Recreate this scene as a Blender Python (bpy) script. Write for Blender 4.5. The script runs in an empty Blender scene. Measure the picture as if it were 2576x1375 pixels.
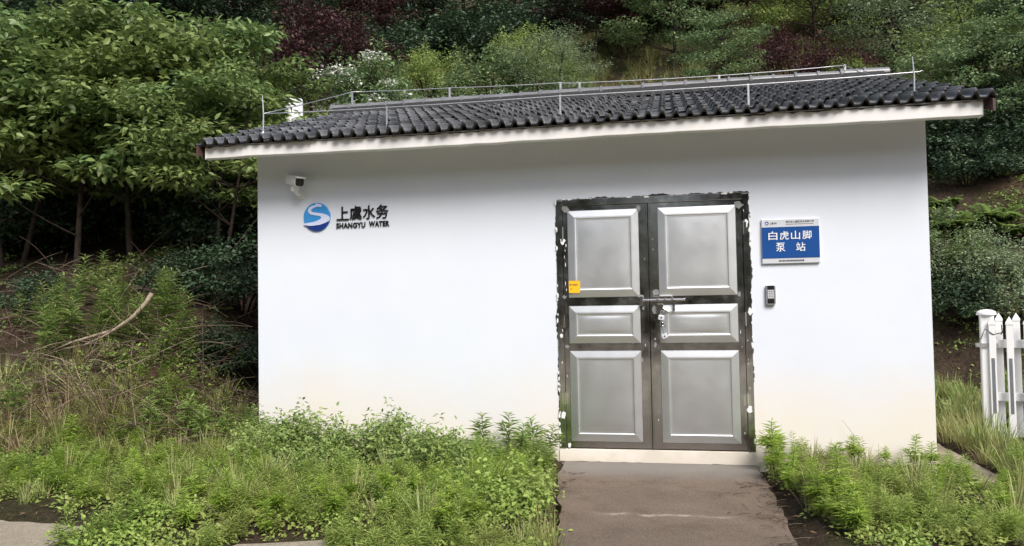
import bpy, math, random
import numpy as np
from mathutils import Vector, Matrix, noise
SC = bpy.context.scene
COL = SC.collection
rad = math.radians
# ------------------------------------------------------------------ camera, light, exposure
CPOS = np.array([0.8983, -7.2095, 1.4515]); YAW, PIT, ROLL, FPX = 0.195804, 0.035359, -0.01706, 2000.0
_cy, _sy, _cp, _sp, _cr, _sr = math.cos(YAW), math.sin(YAW), math.cos(PIT), math.sin(PIT), math.cos(ROLL), math.sin(ROLL)
_e1 = Vector((_cy, _sy, 0)); _fw = Vector((-_sy*_cp, _cy*_cp, _sp)); _e3 = Vector((_sy*_sp, -_cy*_sp, _cp))
_rt = _cr*_e1 + _sr*_e3; _up = -_sr*_e1 + _cr*_e3
cd = bpy.data.cameras.new('camera'); cam = bpy.data.objects.new('camera', cd); COL.objects.link(cam)
M = Matrix.Identity(4)
for i in range(3):
    M[i][0] = _rt[i]; M[i][1] = _up[i]; M[i][2] = -_fw[i]; M[i][3] = CPOS[i]
cam.matrix_world = M
cd.sensor_fit = 'HORIZONTAL'; cd.sensor_width = 36; cd.lens = FPX/2576*36; cd.clip_start = .05; cd.clip_end = 600
SC.camera = cam
SUN_EL, SUN_AZ = rad(47), rad(33)          # azimuth measured from -y (towards the camera side), to +x
sun_from = Vector((math.sin(SUN_AZ)*math.cos(SUN_EL), -math.cos(SUN_AZ)*math.cos(SUN_EL), math.sin(SUN_EL)))
w = bpy.data.worlds.new('World'); SC.world = w; w.use_nodes = True
nt = w.node_tree; bg = nt.nodes['Background']
sky = nt.nodes.new('ShaderNodeTexSky'); sky.sky_type = 'NISHITA'; sky.sun_disc = False
sky.sun_elevation = SUN_EL; sky.sun_rotation = math.atan2(sun_from.x, sun_from.y)
sky.air_density = 1.0; sky.dust_density = 3.0; sky.ozone_density = 1.0
nt.links.new(sky.outputs[0], bg.inputs[0]); bg.inputs[1].default_value = 0.085
sl = bpy.data.lights.new('sun', 'SUN'); so = bpy.data.objects.new('sun', sl); COL.objects.link(so)
so.rotation_euler = sun_from.to_track_quat('Z', 'Y').to_euler(); so.location = (0, -10, 20)
sl.energy = 2.5; sl.angle = rad(28); sl.color = (1, .97, .93)
SC.view_settings.view_transform = 'Standard'; SC.view_settings.look = 'None'
SC.view_settings.gamma = 1; SC.view_settings.use_curve_mapping = False
SC.view_settings.exposure = 0.87
SC.cycles.max_bounces = 8; SC.cycles.transparent_max_bounces = 8
# ------------------------------------------------------------------ picture pixel (2576 wide) -> point on a real plane
def ray(px, py):
    u = px-1288; v = py-687.5
    uu = _cr*u+_sr*v; vv = -_sr*u+_cr*v
    x2 = uu/FPX; z2 = -vv/FPX
    y = _cp-_sp*z2; z = _sp+_cp*z2
    return np.array([_cy*x2-_sy*y, _sy*x2+_cy*y, z])
def at(px, py, axis, val):
    d = ray(px, py); t = (val-CPOS[axis])/d[axis]
    return CPOS+t*d
def gx(px, Y, py=700): return float(at(px, py, 1, Y)[0])
# ------------------------------------------------------------------ mesh helpers
class MB:
    def __init__(s): s.v = []; s.f = []; s.m = []
    def add(s, vs, fs, mi=0):
        b = len(s.v); s.v += [tuple(map(float, p)) for p in vs]; s.f += [tuple(b+i for i in f) for f in fs]; s.m += [mi]*len(fs)
    def box(s, x0, x1, y0, y1, z0, z1, mi=0):
        s.add([(x0,y0,z0),(x1,y0,z0),(x1,y1,z0),(x0,y1,z0),(x0,y0,z1),(x1,y0,z1),(x1,y1,z1),(x0,y1,z1)],
              [(0,3,2,1),(4,5,6,7),(0,1,5,4),(1,2,6,5),(2,3,7,6),(3,0,4,7)], mi)
    def prism(s, pts, y0, y1, mi=0):           # outline in x,z (counter-clockwise seen from -y), from y0 (front) to y1
        n = len(pts)
        s.add([(x,y0,z) for x,z in pts]+[(x,y1,z) for x,z in pts],
              [tuple(range(n)), tuple(range(2*n-1, n-1, -1))]+[(i, n+i, n+(i+1)%n, (i+1)%n) for i in range(n)], mi)
    def tube(s, pts, r, n=8, mi=0, caps=True):
        pts = [Vector(p) for p in pts]; rs = r if isinstance(r, (list, tuple)) else [r]*len(pts)
        vs = []; ref = None
        for i, p in enumerate(pts):
            t = (pts[min(i+1, len(pts)-1)]-pts[max(i-1, 0)]).normalized()
            if ref is None: ref = t.orthogonal().normalized()
            a = (ref-t*ref.dot(t)).normalized(); ref = a; b = t.cross(a)
            for k in range(n):
                th = 2*math.pi*k/n; vs.append(p+(a*math.cos(th)+b*math.sin(th))*rs[i])
        fs = [(i*n+k, i*n+(k+1)%n, (i+1)*n+(k+1)%n, (i+1)*n+k) for i in range(len(pts)-1) for k in range(n)]
        if caps: fs += [tuple(range(n-1, -1, -1)), tuple(range((len(pts)-1)*n, len(pts)*n))]
        s.add(vs, fs, mi)
    def lathe(s, prof, c=(0,0,0), axis='z', n=20, mi=0):
        vs = []
        for r, h in prof:
            for k in range(n):
                th = 2*math.pi*k/n; a, b = r*math.cos(th), r*math.sin(th)
                q = (a, b, h) if axis == 'z' else ((a, h, b) if axis == 'y' else (h, a, b))
                vs.append((c[0]+q[0], c[1]+q[1], c[2]+q[2]))
        fs = [(i*n+k, i*n+(k+1)%n, (i+1)*n+(k+1)%n, (i+1)*n+k) for i in range(len(prof)-1) for k in range(n)]
        fs += [tuple(range(n-1, -1, -1)), tuple(range((len(prof)-1)*n, len(prof)*n))]
        s.add(vs, fs, mi)
    def xf(s, mat): s.v = [tuple(mat @ Vector(p)) for p in s.v]; return s
    def build(s, name, mats, parent=None, smooth=False, bevel=0, seg=2):
        me = bpy.data.meshes.new(name); me.from_pydata(s.v, [], s.f)
        for m in (mats if isinstance(mats, (list, tuple)) else [mats]): me.materials.append(m)
        me.polygons.foreach_set('material_index', s.m)
        me.polygons.foreach_set('use_smooth', [smooth]*len(s.f)); me.update()
        o = bpy.data.objects.new(name, me); COL.objects.link(o)
        if parent: o.parent = parent
        if bevel:
            b = o.modifiers.new('bevel', 'BEVEL'); b.width = bevel; b.segments = seg; b.limit_method = 'ANGLE'
        return o
def npmesh(name, V, F, mats, parent=None, mi=None, smooth=False):
    V = np.asarray(V, np.float32); F = np.asarray(F, np.int32)
    me = bpy.data.meshes.new(name); n = len(F)
    me.vertices.add(len(V)); me.vertices.foreach_set('co', V.ravel())
    me.loops.add(3*n); me.loops.foreach_set('vertex_index', F.ravel())
    me.polygons.add(n); me.polygons.foreach_set('loop_start', np.arange(0, 3*n, 3, dtype=np.int32))
    for m in (mats if isinstance(mats, (list, tuple)) else [mats]): me.materials.append(m)
    if mi is not None: me.polygons.foreach_set('material_index', np.asarray(mi, np.int32))
    if smooth: me.polygons.foreach_set('use_smooth', np.ones(n, bool))
    me.update(calc_edges=True); me.validate()
    o = bpy.data.objects.new(name, me); COL.objects.link(o)
    if parent: o.parent = parent
    return o
def tag(o, label=None, cat=None, group=None, kind=None):
    if label: o['label'] = label
    if cat: o['category'] = cat
    if group: o['group'] = group
    if kind: o['kind'] = kind
    return o
def thing(name, label, cat, loc=(0,0,0), rz=0, group=None):
    o = bpy.data.objects.new(name, None); COL.objects.link(o); o.empty_display_size = .1
    o.location = loc; o.rotation_euler = (0, 0, rz); return tag(o, label, cat, group)
def dup(root, loc, rz=0, s=1, label=None, group=None, tilt=(0, 0)):
    r = root.copy(); COL.objects.link(r); r.location = loc; r.rotation_euler = (tilt[0], tilt[1], rz)
    r.scale = (s, s, s) if not isinstance(s, tuple) else s
    if label: r['label'] = label
    if group: r['group'] = group
    elif 'group' in r: del r['group']
    for ch in list(root.children):
        c = ch.copy(); COL.objects.link(c); c.parent = r
        for g in list(ch.children):
            d = g.copy(); COL.objects.link(d); d.parent = c
    return r
# ------------------------------------------------------------------ materials
def newmat(name):
    m = bpy.data.materials.new(name); m.use_nodes = True
    return m, m.node_tree, m.node_tree.nodes['Principled BSDF']
def N(nt, t, **k):
    n = nt.nodes.new(t)
    for a, b in k.items(): setattr(n, a, b)
    return n
def ramp(nt, fac, stops):
    r = N(nt, 'ShaderNodeValToRGB'); e = r.color_ramp.elements
    while len(e) < len(stops): e.new(.5)
    for el, (p, c) in zip(e, stops):
        el.position = p; el.color = (c[0], c[1], c[2], 1) if not isinstance(c, (int, float)) else (c, c, c, 1)
    nt.links.new(fac, r.inputs[0]); return r.outputs[0]
def tnoise(nt, scale, detail=4, rough=.55, vec=None, dist=0):
    n = N(nt, 'ShaderNodeTexNoise'); n.inputs['Scale'].default_value = scale; n.inputs['Detail'].default_value = detail
    n.inputs['Roughness'].default_value = rough; n.inputs['Distortion'].default_value = dist
    if vec is None: vec = N(nt, 'ShaderNodeNewGeometry').outputs['Position']
    nt.links.new(vec, n.inputs['Vector']); return n.outputs[0]
def mixc(nt, f, a, b, mode='MIX'):
    m = N(nt, 'ShaderNodeMix', data_type='RGBA', blend_type=mode)
    for sock, v in ((m.inputs[0], f), (m.inputs[6], a), (m.inputs[7], b)):
        if hasattr(v, 'links'): nt.links.new(v, sock)
        else: sock.default_value = v if isinstance(v, (int, float)) else (*v[:3], 1)
    return m.outputs[2]
def bump(nt, b, h, strength=.3, dist=.01):
    n = N(nt, 'ShaderNodeBump'); n.inputs['Strength'].default_value = strength; n.inputs['Distance'].default_value = dist
    nt.links.new(h, n.inputs['Height']); nt.links.new(n.outputs[0], b.inputs['Normal'])
def simple(name, col, rough=.5, metal=0, var=.0, vscale=8, bmp=0, spec=.5, rvar=0):
    m, nt, b = newmat(name)
    b.inputs['Roughness'].default_value = rough; b.inputs['Metallic'].default_value = metal
    b.inputs['Specular IOR Level'].default_value = spec
    n = tnoise(nt, vscale)
    lo = [max(0, c*(1-var)) for c in col]; hi = [min(1, c*(1+var)) for c in col]
    nt.links.new(ramp(nt, n, [(.3, lo), (.7, hi)]), b.inputs['Base Color'])
    if rvar: nt.links.new(ramp(nt, tnoise(nt, vscale*1.7), [(.3, max(0, rough-rvar)), (.7, min(1, rough+rvar))]), b.inputs['Roughness'])
    if bmp: bump(nt, b, tnoise(nt, vscale*6), bmp)
    return m
def leafmat(name, cols, rough=.5, transl=.3, spec=.35, patch=None):
    m, nt, b = newmat(name)
    g = N(nt, 'ShaderNodeNewGeometry'); n = len(cols)
    c = ramp(nt, g.outputs['Random Per Island'], [(i/(n-1), k) for i, k in enumerate(cols)])
    if patch:
        f = ramp(nt, tnoise(nt, patch[1], 2), [(.42, 0.0), (.62, 1.0)])
        c = mixc(nt, f, c, mixc(nt, .75, c, patch[0]))
    nt.links.new(c, b.inputs['Base Color'])
    b.inputs['Roughness'].default_value = rough; b.inputs['Specular IOR Level'].default_value = spec
    t = N(nt, 'ShaderNodeBsdfTranslucent'); nt.links.new(c, t.inputs[0])
    mx = N(nt, 'ShaderNodeMixShader'); mx.inputs[0].default_value = transl
    nt.links.new(b.outputs[0], mx.inputs[1]); nt.links.new(t.outputs[0], mx.inputs[2])
    nt.links.new(mx.outputs[0], nt.nodes['Material Output'].inputs[0]); return m

def wall_mat():
    m, nt, b = newmat('white_plaster')
    pos = N(nt, 'ShaderNodeNewGeometry').outputs['Position']
    base = ramp(nt, tnoise(nt, 1.3, 3), [(.3, (.665, .70, .77)), (.7, (.695, .725, .785))])
    sep = N(nt, 'ShaderNodeSeparateXYZ'); nt.links.new(pos, sep.inputs[0])
    # splash-back stain rising unevenly from the ground
    nz = tnoise(nt, 1.1, 5, .6)
    mm = N(nt, 'ShaderNodeMath', operation='MULTIPLY_ADD'); nt.links.new(nz, mm.inputs[0]); mm.inputs[1].default_value = 1.1
    mm.inputs[2].default_value = -.55
    ad = N(nt, 'ShaderNodeMath', operation='SUBTRACT'); nt.links.new(sep.outputs[2], ad.inputs[0]); nt.links.new(mm.outputs[0], ad.inputs[1])
    f = ramp(nt, ad.outputs[0], [(.05, .95), (.35, .65), (.95, .0)])
    c = mixc(nt, f, base, (.735, .665, .57))
    low = ramp(nt, ad.outputs[0], [(-.0, .35), (.12, 0)])
    c = mixc(nt, low, c, (.45, .40, .33))
    sp = N(nt, 'ShaderNodeTexVoronoi'); sp.inputs['Scale'].default_value = 2.1; nt.links.new(pos, sp.inputs['Vector'])
    dots = ramp(nt, sp.outputs['Distance'], [(.008, 1.0), (.02, 0.0)])
    c = mixc(nt, dots, c, (.3, .29, .27))
    nt.links.new(c, b.inputs['Base Color']); b.inputs['Roughness'].default_value = .75; b.inputs['Specular IOR Level'].default_value = .25
    h = mixc(nt, .35, tnoise(nt, 2.2, 2), tnoise(nt, 90, 3))
    bump(nt, b, h, .25, .012); return m
def concrete_mat(name, a, c2, dark, sc=1.4):
    m, nt, b = newmat(name)
    c = ramp(nt, tnoise(nt, sc, 6, .62, dist=.4), [(.3, a), (.72, c2)])
    c = mixc(nt, ramp(nt, tnoise(nt, sc*2.3, 5, .7), [(.5, 0.0), (.72, .8)]), c, dark)
    c = mixc(nt, ramp(nt, tnoise(nt, 45, 4, .8), [(.35, .45), (.6, 0)]), c, [k*.45 for k in dark])
    v = N(nt, 'ShaderNodeTexVoronoi'); v.inputs['Scale'].default_value = 5.5
    nt.links.new(N(nt, 'ShaderNodeNewGeometry').outputs['Position'], v.inputs['Vector'])
    c = mixc(nt, ramp(nt, v.outputs['Distance'], [(.015, 1.0), (.03, 0.0)]), c, (.5, .45, .4))
    c = mixc(nt, ramp(nt, tnoise(nt, 150, 2, .6), [(.40, .55), (.55, 0)]), c, [k*.55 for k in dark])
    c = mixc(nt, ramp(nt, tnoise(nt, 120, 2, .6), [(.62, 0.0), (.70, .55)]), c, (.36, .32, .27))
    if name == 'path_concrete':
        sp = N(nt, 'ShaderNodeSeparateXYZ'); nt.links.new(N(nt, 'ShaderNodeNewGeometry').outputs['Position'], sp.inputs[0])
        ma = N(nt, 'ShaderNodeMath', operation='MULTIPLY_ADD'); nt.links.new(tnoise(nt, 3, 3), ma.inputs[0]); ma.inputs[1].default_value = .22
        nt.links.new(sp.outputs[1], ma.inputs[2])
        sc_ = N(nt, 'ShaderNodeMapRange'); nt.links.new(ma.outputs[0], sc_.inputs[0]); sc_.inputs[1].default_value = -1.72; sc_.inputs[2].default_value = -1.52
        line = ramp(nt, sc_.outputs[0], [(.3, 0.0), (.5, 1.0)]); line.node.color_ramp.elements.new(.7).color = (0, 0, 0, 1)
        xr = N(nt, 'ShaderNodeMapRange'); nt.links.new(sp.outputs[0], xr.inputs[0]); xr.inputs[1].default_value = .2; xr.inputs[2].default_value = 1.5
        xm = ramp(nt, xr.outputs[0], [(.05, 0.0), (.3, 1.0)]); xm.node.color_ramp.elements.new(.6).color = (1, 1, 1, 1); xm.node.color_ramp.elements.new(.9).color = (0, 0, 0, 1)
        pm = ramp(nt, tnoise(nt, 7, 6, .8), [(.42, 0.0), (.6, .9)])
        f = mixc(nt, 1.0, mixc(nt, 1.0, line, xm, 'MULTIPLY'), pm, 'MULTIPLY'); c = mixc(nt, f, c, (.48, .40, .33))
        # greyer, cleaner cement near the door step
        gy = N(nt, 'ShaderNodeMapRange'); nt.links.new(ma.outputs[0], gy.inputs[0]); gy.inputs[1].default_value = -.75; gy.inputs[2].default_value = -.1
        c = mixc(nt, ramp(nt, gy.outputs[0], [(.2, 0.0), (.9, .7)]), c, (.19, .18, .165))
    nt.links.new(c, b.inputs['Base Color']); b.inputs['Roughness'].default_value = .85; b.inputs['Specular IOR Level'].default_value = .25
    bump(nt, b, tnoise(nt, 60, 6, .7), .5, .012); return m
def soil_mat():
    m, nt, b = newmat('soil')
    c = ramp(nt, tnoise(nt, .55, 6, .65), [(.28, (.045, .033, .025)), (.48, (.10, .070, .050)), (.62, (.145, .088, .056)), (.75, (.20, .105, .06))])
    g = ramp(nt, tnoise(nt, 1.1, 5, .6), [(.46, 0.0), (.62, .85)])
    c = mixc(nt, g, c, (.055, .062, .024))
    c = mixc(nt, ramp(nt, tnoise(nt, 22, 5, .75), [(.35, .7), (.6, 0)]), c, (.02, .016, .012))
    c = mixc(nt, ramp(nt, tnoise(nt, 38, 3, .7), [(.6, 0.0), (.7, .7)]), c, (.2, .16, .11))
    nt.links.new(c, b.inputs['Base Color']); b.inputs['Roughness'].default_value = .95; b.inputs['Specular IOR Level'].default_value = .1
    bump(nt, b, tnoise(nt, 14, 8, .75), 1, .08); return m
def tile_mat():
    m, nt, b = newmat('glazed_tile')
    g = N(nt, 'ShaderNodeNewGeometry')
    c = ramp(nt, g.outputs['Random Per Island'], [(0, (.055, .055, .058)), (.5, (.105, .105, .11)), (1, (.18, .18, .185))])
    c = mixc(nt, ramp(nt, tnoise(nt, 5, 6, .7), [(.5, 0.0), (.75, .5)]), c, (.08, .08, .077))
    nt.links.new(c, b.inputs['Base Color'])
    nt.links.new(ramp(nt, tnoise(nt, 9, 4), [(.3, .2), (.7, .4)]), b.inputs['Roughness']); b.inputs['IOR'].default_value = 1.65
    bump(nt, b, tnoise(nt, 40, 4), .12, .005); return m
def steel_mat(name, col, rough, rv, stretch=False):
    m, nt, b = newmat(name); b.inputs['Metallic'].default_value = 1
    pos = N(nt, 'ShaderNodeNewGeometry').outputs['Position']
    c = ramp(nt, tnoise(nt, 3.5, 4, .6), [(.3, [k*.95 for k in col]), (.7, col)])
    nt.links.new(c, b.inputs['Base Color'])
    nt.links.new(ramp(nt, tnoise(nt, 5, 5, .65), [(.3, max(.02, rough-rv)), (.7, rough+rv)]), b.inputs['Roughness'])
    bump(nt, b, tnoise(nt, 3.2, 2), .10 if stretch else .05, .02); return m

MW = wall_mat(); MCON = concrete_mat('path_concrete', (.14, .104, .078), (.23, .178, .134), (.105, .074, .055))
MROAD = concrete_mat('road_concrete', (.34, .29, .215), (.44, .38, .29), (.25, .21, .15))
MSOIL = soil_mat(); MTILE = tile_mat()
MFASC = simple('white_paint', (.70, .69, .67), .7, var=.04, vscale=3, bmp=.15)
MMORT = simple('black_mortar', (.018, .018, .018), .75, var=.4, vscale=20, bmp=.5)
MRED = simple('red_brown_verge', (.075, .035, .032), .6, var=.25, vscale=9)
MPOL = steel_mat('polished_steel', (.56, .57, .58), .17, .12, True)
MBRU = steel_mat('brushed_steel', (.73, .75, .76), .44, .03)
MCHR = steel_mat('bright_steel', (.78, .78, .78), .16, .05)
MGAL = simple('galvanised_rod', (.55, .55, .56), .38, metal=.7, var=.15, vscale=30)
MBLK = simple('black_plastic', (.012, .012, .013), .3, var=.2)
MBLKL = simple('black_letter', (.008, .008, .009), .4)
MWPL = simple('white_plastic', (.80, .80, .80), .4, var=.03, vscale=5)
MGREY = simple('grey_strip', (.16, .17, .19), .35, var=.1)
MLBL = simple('light_blue_enamel', (.045, .27, .62), .35, var=.06, vscale=6)
MDBL = simple('dark_blue_enamel', (.012, .035, .21), .35, var=.06)
MPAL = simple('pale_lilac_enamel', (.62, .66, .86), .35, var=.03)
MSGN = simple('sign_blue', (.005, .062, .25), .35, var=.08, vscale=5)
MSLV = simple('sign_silver', (.62, .64, .68), .35, metal=.15, var=.04)
MYEL = simple('sticker_yellow', (.85, .47, .015), .45, var=.05)
MPLUM = simple('sticker_mark', (.09, .015, .05), .5)
MBARK = simple('dark_bark', (.040, .030, .024), .9, var=.5, vscale=14, bmp=.8, spec=.1)
MTWIG = simple('dry_twig', (.20, .155, .115), .85, var=.5, vscale=6, spec=.1)
MREDTW = simple('dark_twig', (.085, .055, .045), .85, var=.5, vscale=6, spec=.1)
MSTEM = simple('green_stem', (.10, .13, .04), .7, var=.3, vscale=20, spec=.2)
MDEAD = simple('dead_branch_bark', (.30, .24, .18), .8, var=.3, vscale=12, spec=.1, bmp=.3)
MSPLASH = simple('white_splash', (.75, .75, .74), .7, var=.08, vscale=30)
MFILM = simple('grey_film', (.22, .22, .22), .55, var=.2, vscale=20)
L_BIG = leafmat('broad_leaf', [(.108, .179, .066), (.165, .250, .083), (.257, .336, .108)], .42, .3, .45, patch=((.22, .27, .08), .8))
L_DARK = leafmat('dark_leaf', [(.033, .062, .036), (.057, .099, .051), (.088, .135, .066)], .5, .2, .35)
L_RED = leafmat('plum_leaf', [(.036, .019, .023), (.065, .029, .032), (.121, .046, .042)], .5, .25, .35)
L_MID = leafmat('mid_leaf', [(.122, .204, .094), (.188, .284, .126), (.293, .381, .163)], .5, .3, .35, patch=((.19, .24, .10), .9))
L_BRI = leafmat('bright_leaf', [(.207, .296, .088), (.296, .399, .119), (.429, .488, .148)], .5, .35, .35)
L_GREY = leafmat('grey_leaf', [(.156, .218, .125), (.242, .312, .172), (.343, .406, .226)], .5, .3, .35)
L_WEED = leafmat('weed_leaf', [(.200, .306, .065), (.306, .436, .094), (.436, .530, .141)], .5, .35, .3, patch=((.33, .36, .11), 1.3))
L_LUSH = leafmat('lush_leaf', [(.168, .247, .074), (.252, .347, .100), (.336, .420, .131)], .5, .3, .3)
L_GRASS = leafmat('grass_blade', [(.242, .283, .100), (.340, .382, .134), (.482, .482, .212)], .5, .35, .3, patch=((.32, .29, .12), 1.6))
L_DRY = leafmat('dry_blade', [(.184, .132, .069), (.299, .230, .132), (.437, .356, .218)], .7, .25, .2)
L_LITT = leafmat('leaf_litter', [(.06, .036, .022), (.13, .08, .05), (.22, .16, .10)], .8, .1, .15)
L_FERN = leafmat('fern_leaf', [(.12, .20, .05), (.19, .28, .07), (.27, .35, .10)], .45, .35, .35)
L_TIP = leafmat('young_weed_leaf', [(.259, .389, .065), (.367, .497, .092), (.475, .583, .130)], .5, .4, .3)
L_WHITE = leafmat('white_petal', [(.75, .75, .68), (.8, .8, .76), (.7, .72, .6)], .6, .3, .2)
# ------------------------------------------------------------------ ground, road, paths
def sstep(a, b, x):
    t = min(1, max(0, (x-a)/(b-a))); return t*t*(3-2*t)
def lin(pts, y):
    if y <= pts[0][0]: return pts[0][1]
    for (a, b), (c, d) in zip(pts, pts[1:]):
        if y <= c: return b+(d-b)*(y-a)/(c-a)
    (a, b), (c, d) = pts[-2:]; return d+(d-b)/(c-a)*(y-c)
P_LEFT = [(-1.5, .06), (-.6, .28), (.6, .95), (3, 2.05), (6, 3.15), (12, 6.3), (23, 13.1), (34, 19.5), (80, 25)]
P_MID = [(5.5, 0), (6.7, 2.8), (8, 3.9), (12, 6.35), (23, 13.1), (34, 19.5), (80, 25)]
P_RIGHT = [(2.3, .0), (3.7, .26), (5.2, 2.5), (6.6, 3.5), (12, 6.35), (23, 13.1), (34, 19.5), (80, 25)]
def hraw(x, y):
    if y < -14: return lin([(-60, 22), (-30, 9), (-18, .6), (-14, -.06)][::1], y)
    l = sstep(-3.35, -4.6, x) if x < 0 else 0
    l = 1-sstep(-4.7, -3.5, x)
    r = sstep(3.35, 4.0, x)
    return lin(P_LEFT, y)*l+lin(P_RIGHT, y)*r+lin(P_MID, y)*(1-l-r)
def hgt(x, y):
    z = hraw(x, y)
    nz = noise.noise(Vector((x*.6, y*.6, 3)))*.22+noise.noise(Vector((x*2.1, y*2.1, 7)))*.07
    amp = min(1, max(0, z)*1.2)
    z += nz*amp
    if y > -2.5 and z < .2: z += .03+.03*noise.noise(Vector((x*3, y*3, 1)))
    # bed of the road, the path, the side strip and the house
    if y < -2.42: z = min(z, -.028) if y > -13 else z
    if -.14 < x < 1.66 and y < .2: z = -.06
    if -3.12 < x < 3.06 and -.02 < y < 5.25: z = -.06
    if 3.0 < x < 3.42 and -1.0 < y < 4: z = -.06
    return z
def axis(segs):
    o = []
    for a, b, n in segs: o += list(np.linspace(a, b, n, endpoint=False))
    return o+[segs[-1][1]]
xs = axis([(-90, -14, 24), (-14, -3.6, 60), (-3.6, 4.4, 70), (4.4, 14, 40), (14, 90, 24)])
ys = axis([(-60, -14, 12), (-14, -3, 12), (-3, 7, 92), (7, 26, 70), (26, 90, 24)])
Z = np.array([[hgt(x, y) for x in xs] for y in ys]); X, Y = np.meshgrid(xs, ys)
nx = len(xs); ii = np.arange(len(ys)-1)[:, None]*nx+np.arange(nx-1)[None]
a = ii.ravel()
F = np.concatenate([np.stack([a, a+1, a+nx+1], 1), np.stack([a, a+nx+1, a+nx], 1)])
tag(npmesh('ground', np.stack([X, Y, Z], 2).reshape(-1, 3), F, MSOIL, smooth=True), kind='structure')
def ragged_slab(name, outline, mat, zt, th=.09, jit=.018, seed=1):
    rng = random.Random(seed); pts = []
    for (x0, y0), (x1, y1) in zip(outline, outline[1:]+outline[:1]):
        n = max(1, int(min(math.hypot(x1-x0, y1-y0), 12)/.12))
        for k in range(n): pts.append((x0+(x1-x0)*k/n+rng.uniform(-jit, jit), y0+(y1-y0)*k/n+rng.uniform(-jit, jit)))
    m = MB(); n = len(pts)
    m.add([(x, y, zt) for x, y in pts]+[(x, y, zt-th) for x, y in pts], [tuple(range(n))]+[(i, n+i, n+(i+1) % n, (i+1) % n) for i in range(n)])
    return tag(m.build(name, mat), kind='structure')
ragged_slab('path', [(.24, -2.62), (1.60, -2.62), (1.60, -.012), (-.085, -.012), (-.04, -.7), (.10, -1.6)], MCON, 0)
ragged_slab('road', [(-30, -13), (30, -13), (30, -2.55), (1.8, -2.55), (1.6, -2.6), (-.2, -3.3), (-1.1, -3.1), (-1.22, -2.56), (-1.72, -2.72), (-1.85, -3.1), (-2.85, -3.2), (-2.98, -2.5), (-3.7, -2.46), (-30, -2.3)], MROAD, -.004, seed=2)
ragged_slab('side_path', [(3.05, -.75), (3.40, -.8), (3.36, 4), (3.05, 4)], MROAD, .012, seed=3)
# ------------------------------------------------------------------ pump house
WL, WR, DEP = -3.088, 3.0415, 5.2
F0, F1, ZS, ZT, OV = -3.3745, 3.3265, 2.8426, 2.9546, .45
DL, DR, ZD, ZDT = -.1, 1.58, .11, 2.36
YR, ZR = 2.6, 3.93                       # ridge line (tile bed)
YE, ZE = -.5, 2.962                      # eave line
SL = (ZR-ZE)/(YR-YE)
def roofz(y): return ZE+SL*((y if y < YR else 2*YR-y)-YE)
house = thing('pump_house', 'small white plastered pump house with black tiled roof and steel double door', 'pump house')
m = MB()
def q(*p): m.add(p, [(0, 1, 2, 3)])
q((WL,0,-.2), (DL,0,-.2), (DL,0,ZS), (WL,0,ZS)); q((DR,0,-.2), (WR,0,-.2), (WR,0,ZS), (DR,0,ZS))
q((DL,0,ZDT), (DR,0,ZDT), (DR,0,ZS), (DL,0,ZS)); q((DL,0,-.2), (DR,0,-.2), (DR,0,ZD), (DL,0,ZD))
q((DL,0,ZD), (DL,.1,ZD), (DL,.1,ZDT), (DL,0,ZDT)); q((DR,.1,ZD), (DR,0,ZD), (DR,0,ZDT), (DR,.1,ZDT))
q((DL,.1,ZDT), (DR,.1,ZDT), (DR,0,ZDT), (DL,0,ZDT)); q((DL,0,ZD), (DR,0,ZD), (DR,.1,ZD), (DL,.1,ZD)); q((DL,.1,ZD), (DR,.1,ZD), (DR,.1,ZDT), (DL,.1,ZDT))
q((WL,DEP,-.2), (WL,0,-.2), (WL,0,ZS), (WL,DEP,ZS)); q((WR,0,-.2), (WR,DEP,-.2), (WR,DEP,ZS), (WR,0,ZS)); q((WR,DEP,-.2), (WL,DEP,-.2), (WL,DEP,ZS), (WR,DEP,ZS))
m.build('wall', MW, house)
# plastered threshold under the door
m = MB(); rng = random.Random(5)
tx = [DL-.015+(DR+.02-DL+.015)*i/24 for i in range(25)]
pts = [(x, .0-.06*0+rng.uniform(-.012, .004)) for x in tx]+[(x, ZD-.004+rng.uniform(-.004, .002)) for x in reversed(tx)]
m.prism(pts, -.016, -.0005); m.build('threshold', MW, house)
# eave: a hanging fascia lip with a wavy arris, and the soffit recessed behind it
m = MB(); rng = random.Random(8); n = 46
vs = []
for i in range(n+1):
    x = F0+(F1-F0)*i/n; w1 = rng.uniform(-.003, .003)+.004*math.sin(x*1.7); w2 = rng.uniform(-.003, .003)
    vs += [(x, -OV+w2, ZS+w1), (x, -OV+w2, ZT+.01), (x, -OV+.09, ZT+.01), (x, -OV+.09, ZS+w1)]
fs = [(4*i+k, 4*i+4+k, 4*i+4+(k+1) % 4, 4*i+(k+1) % 4) for i in range(n) for k in range(4)]+[(3, 2, 1, 0), (4*n, 4*n+1, 4*n+2, 4*n+3)]
m.add(vs, fs); m.build('fascia', MFASC, house, bevel=.006)
m = MB(); m.box(F0+.004, F1-.004, -OV+.088, .0, ZT-.012, ZT+.0095); m.build('soffit', MFASC, house)
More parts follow.
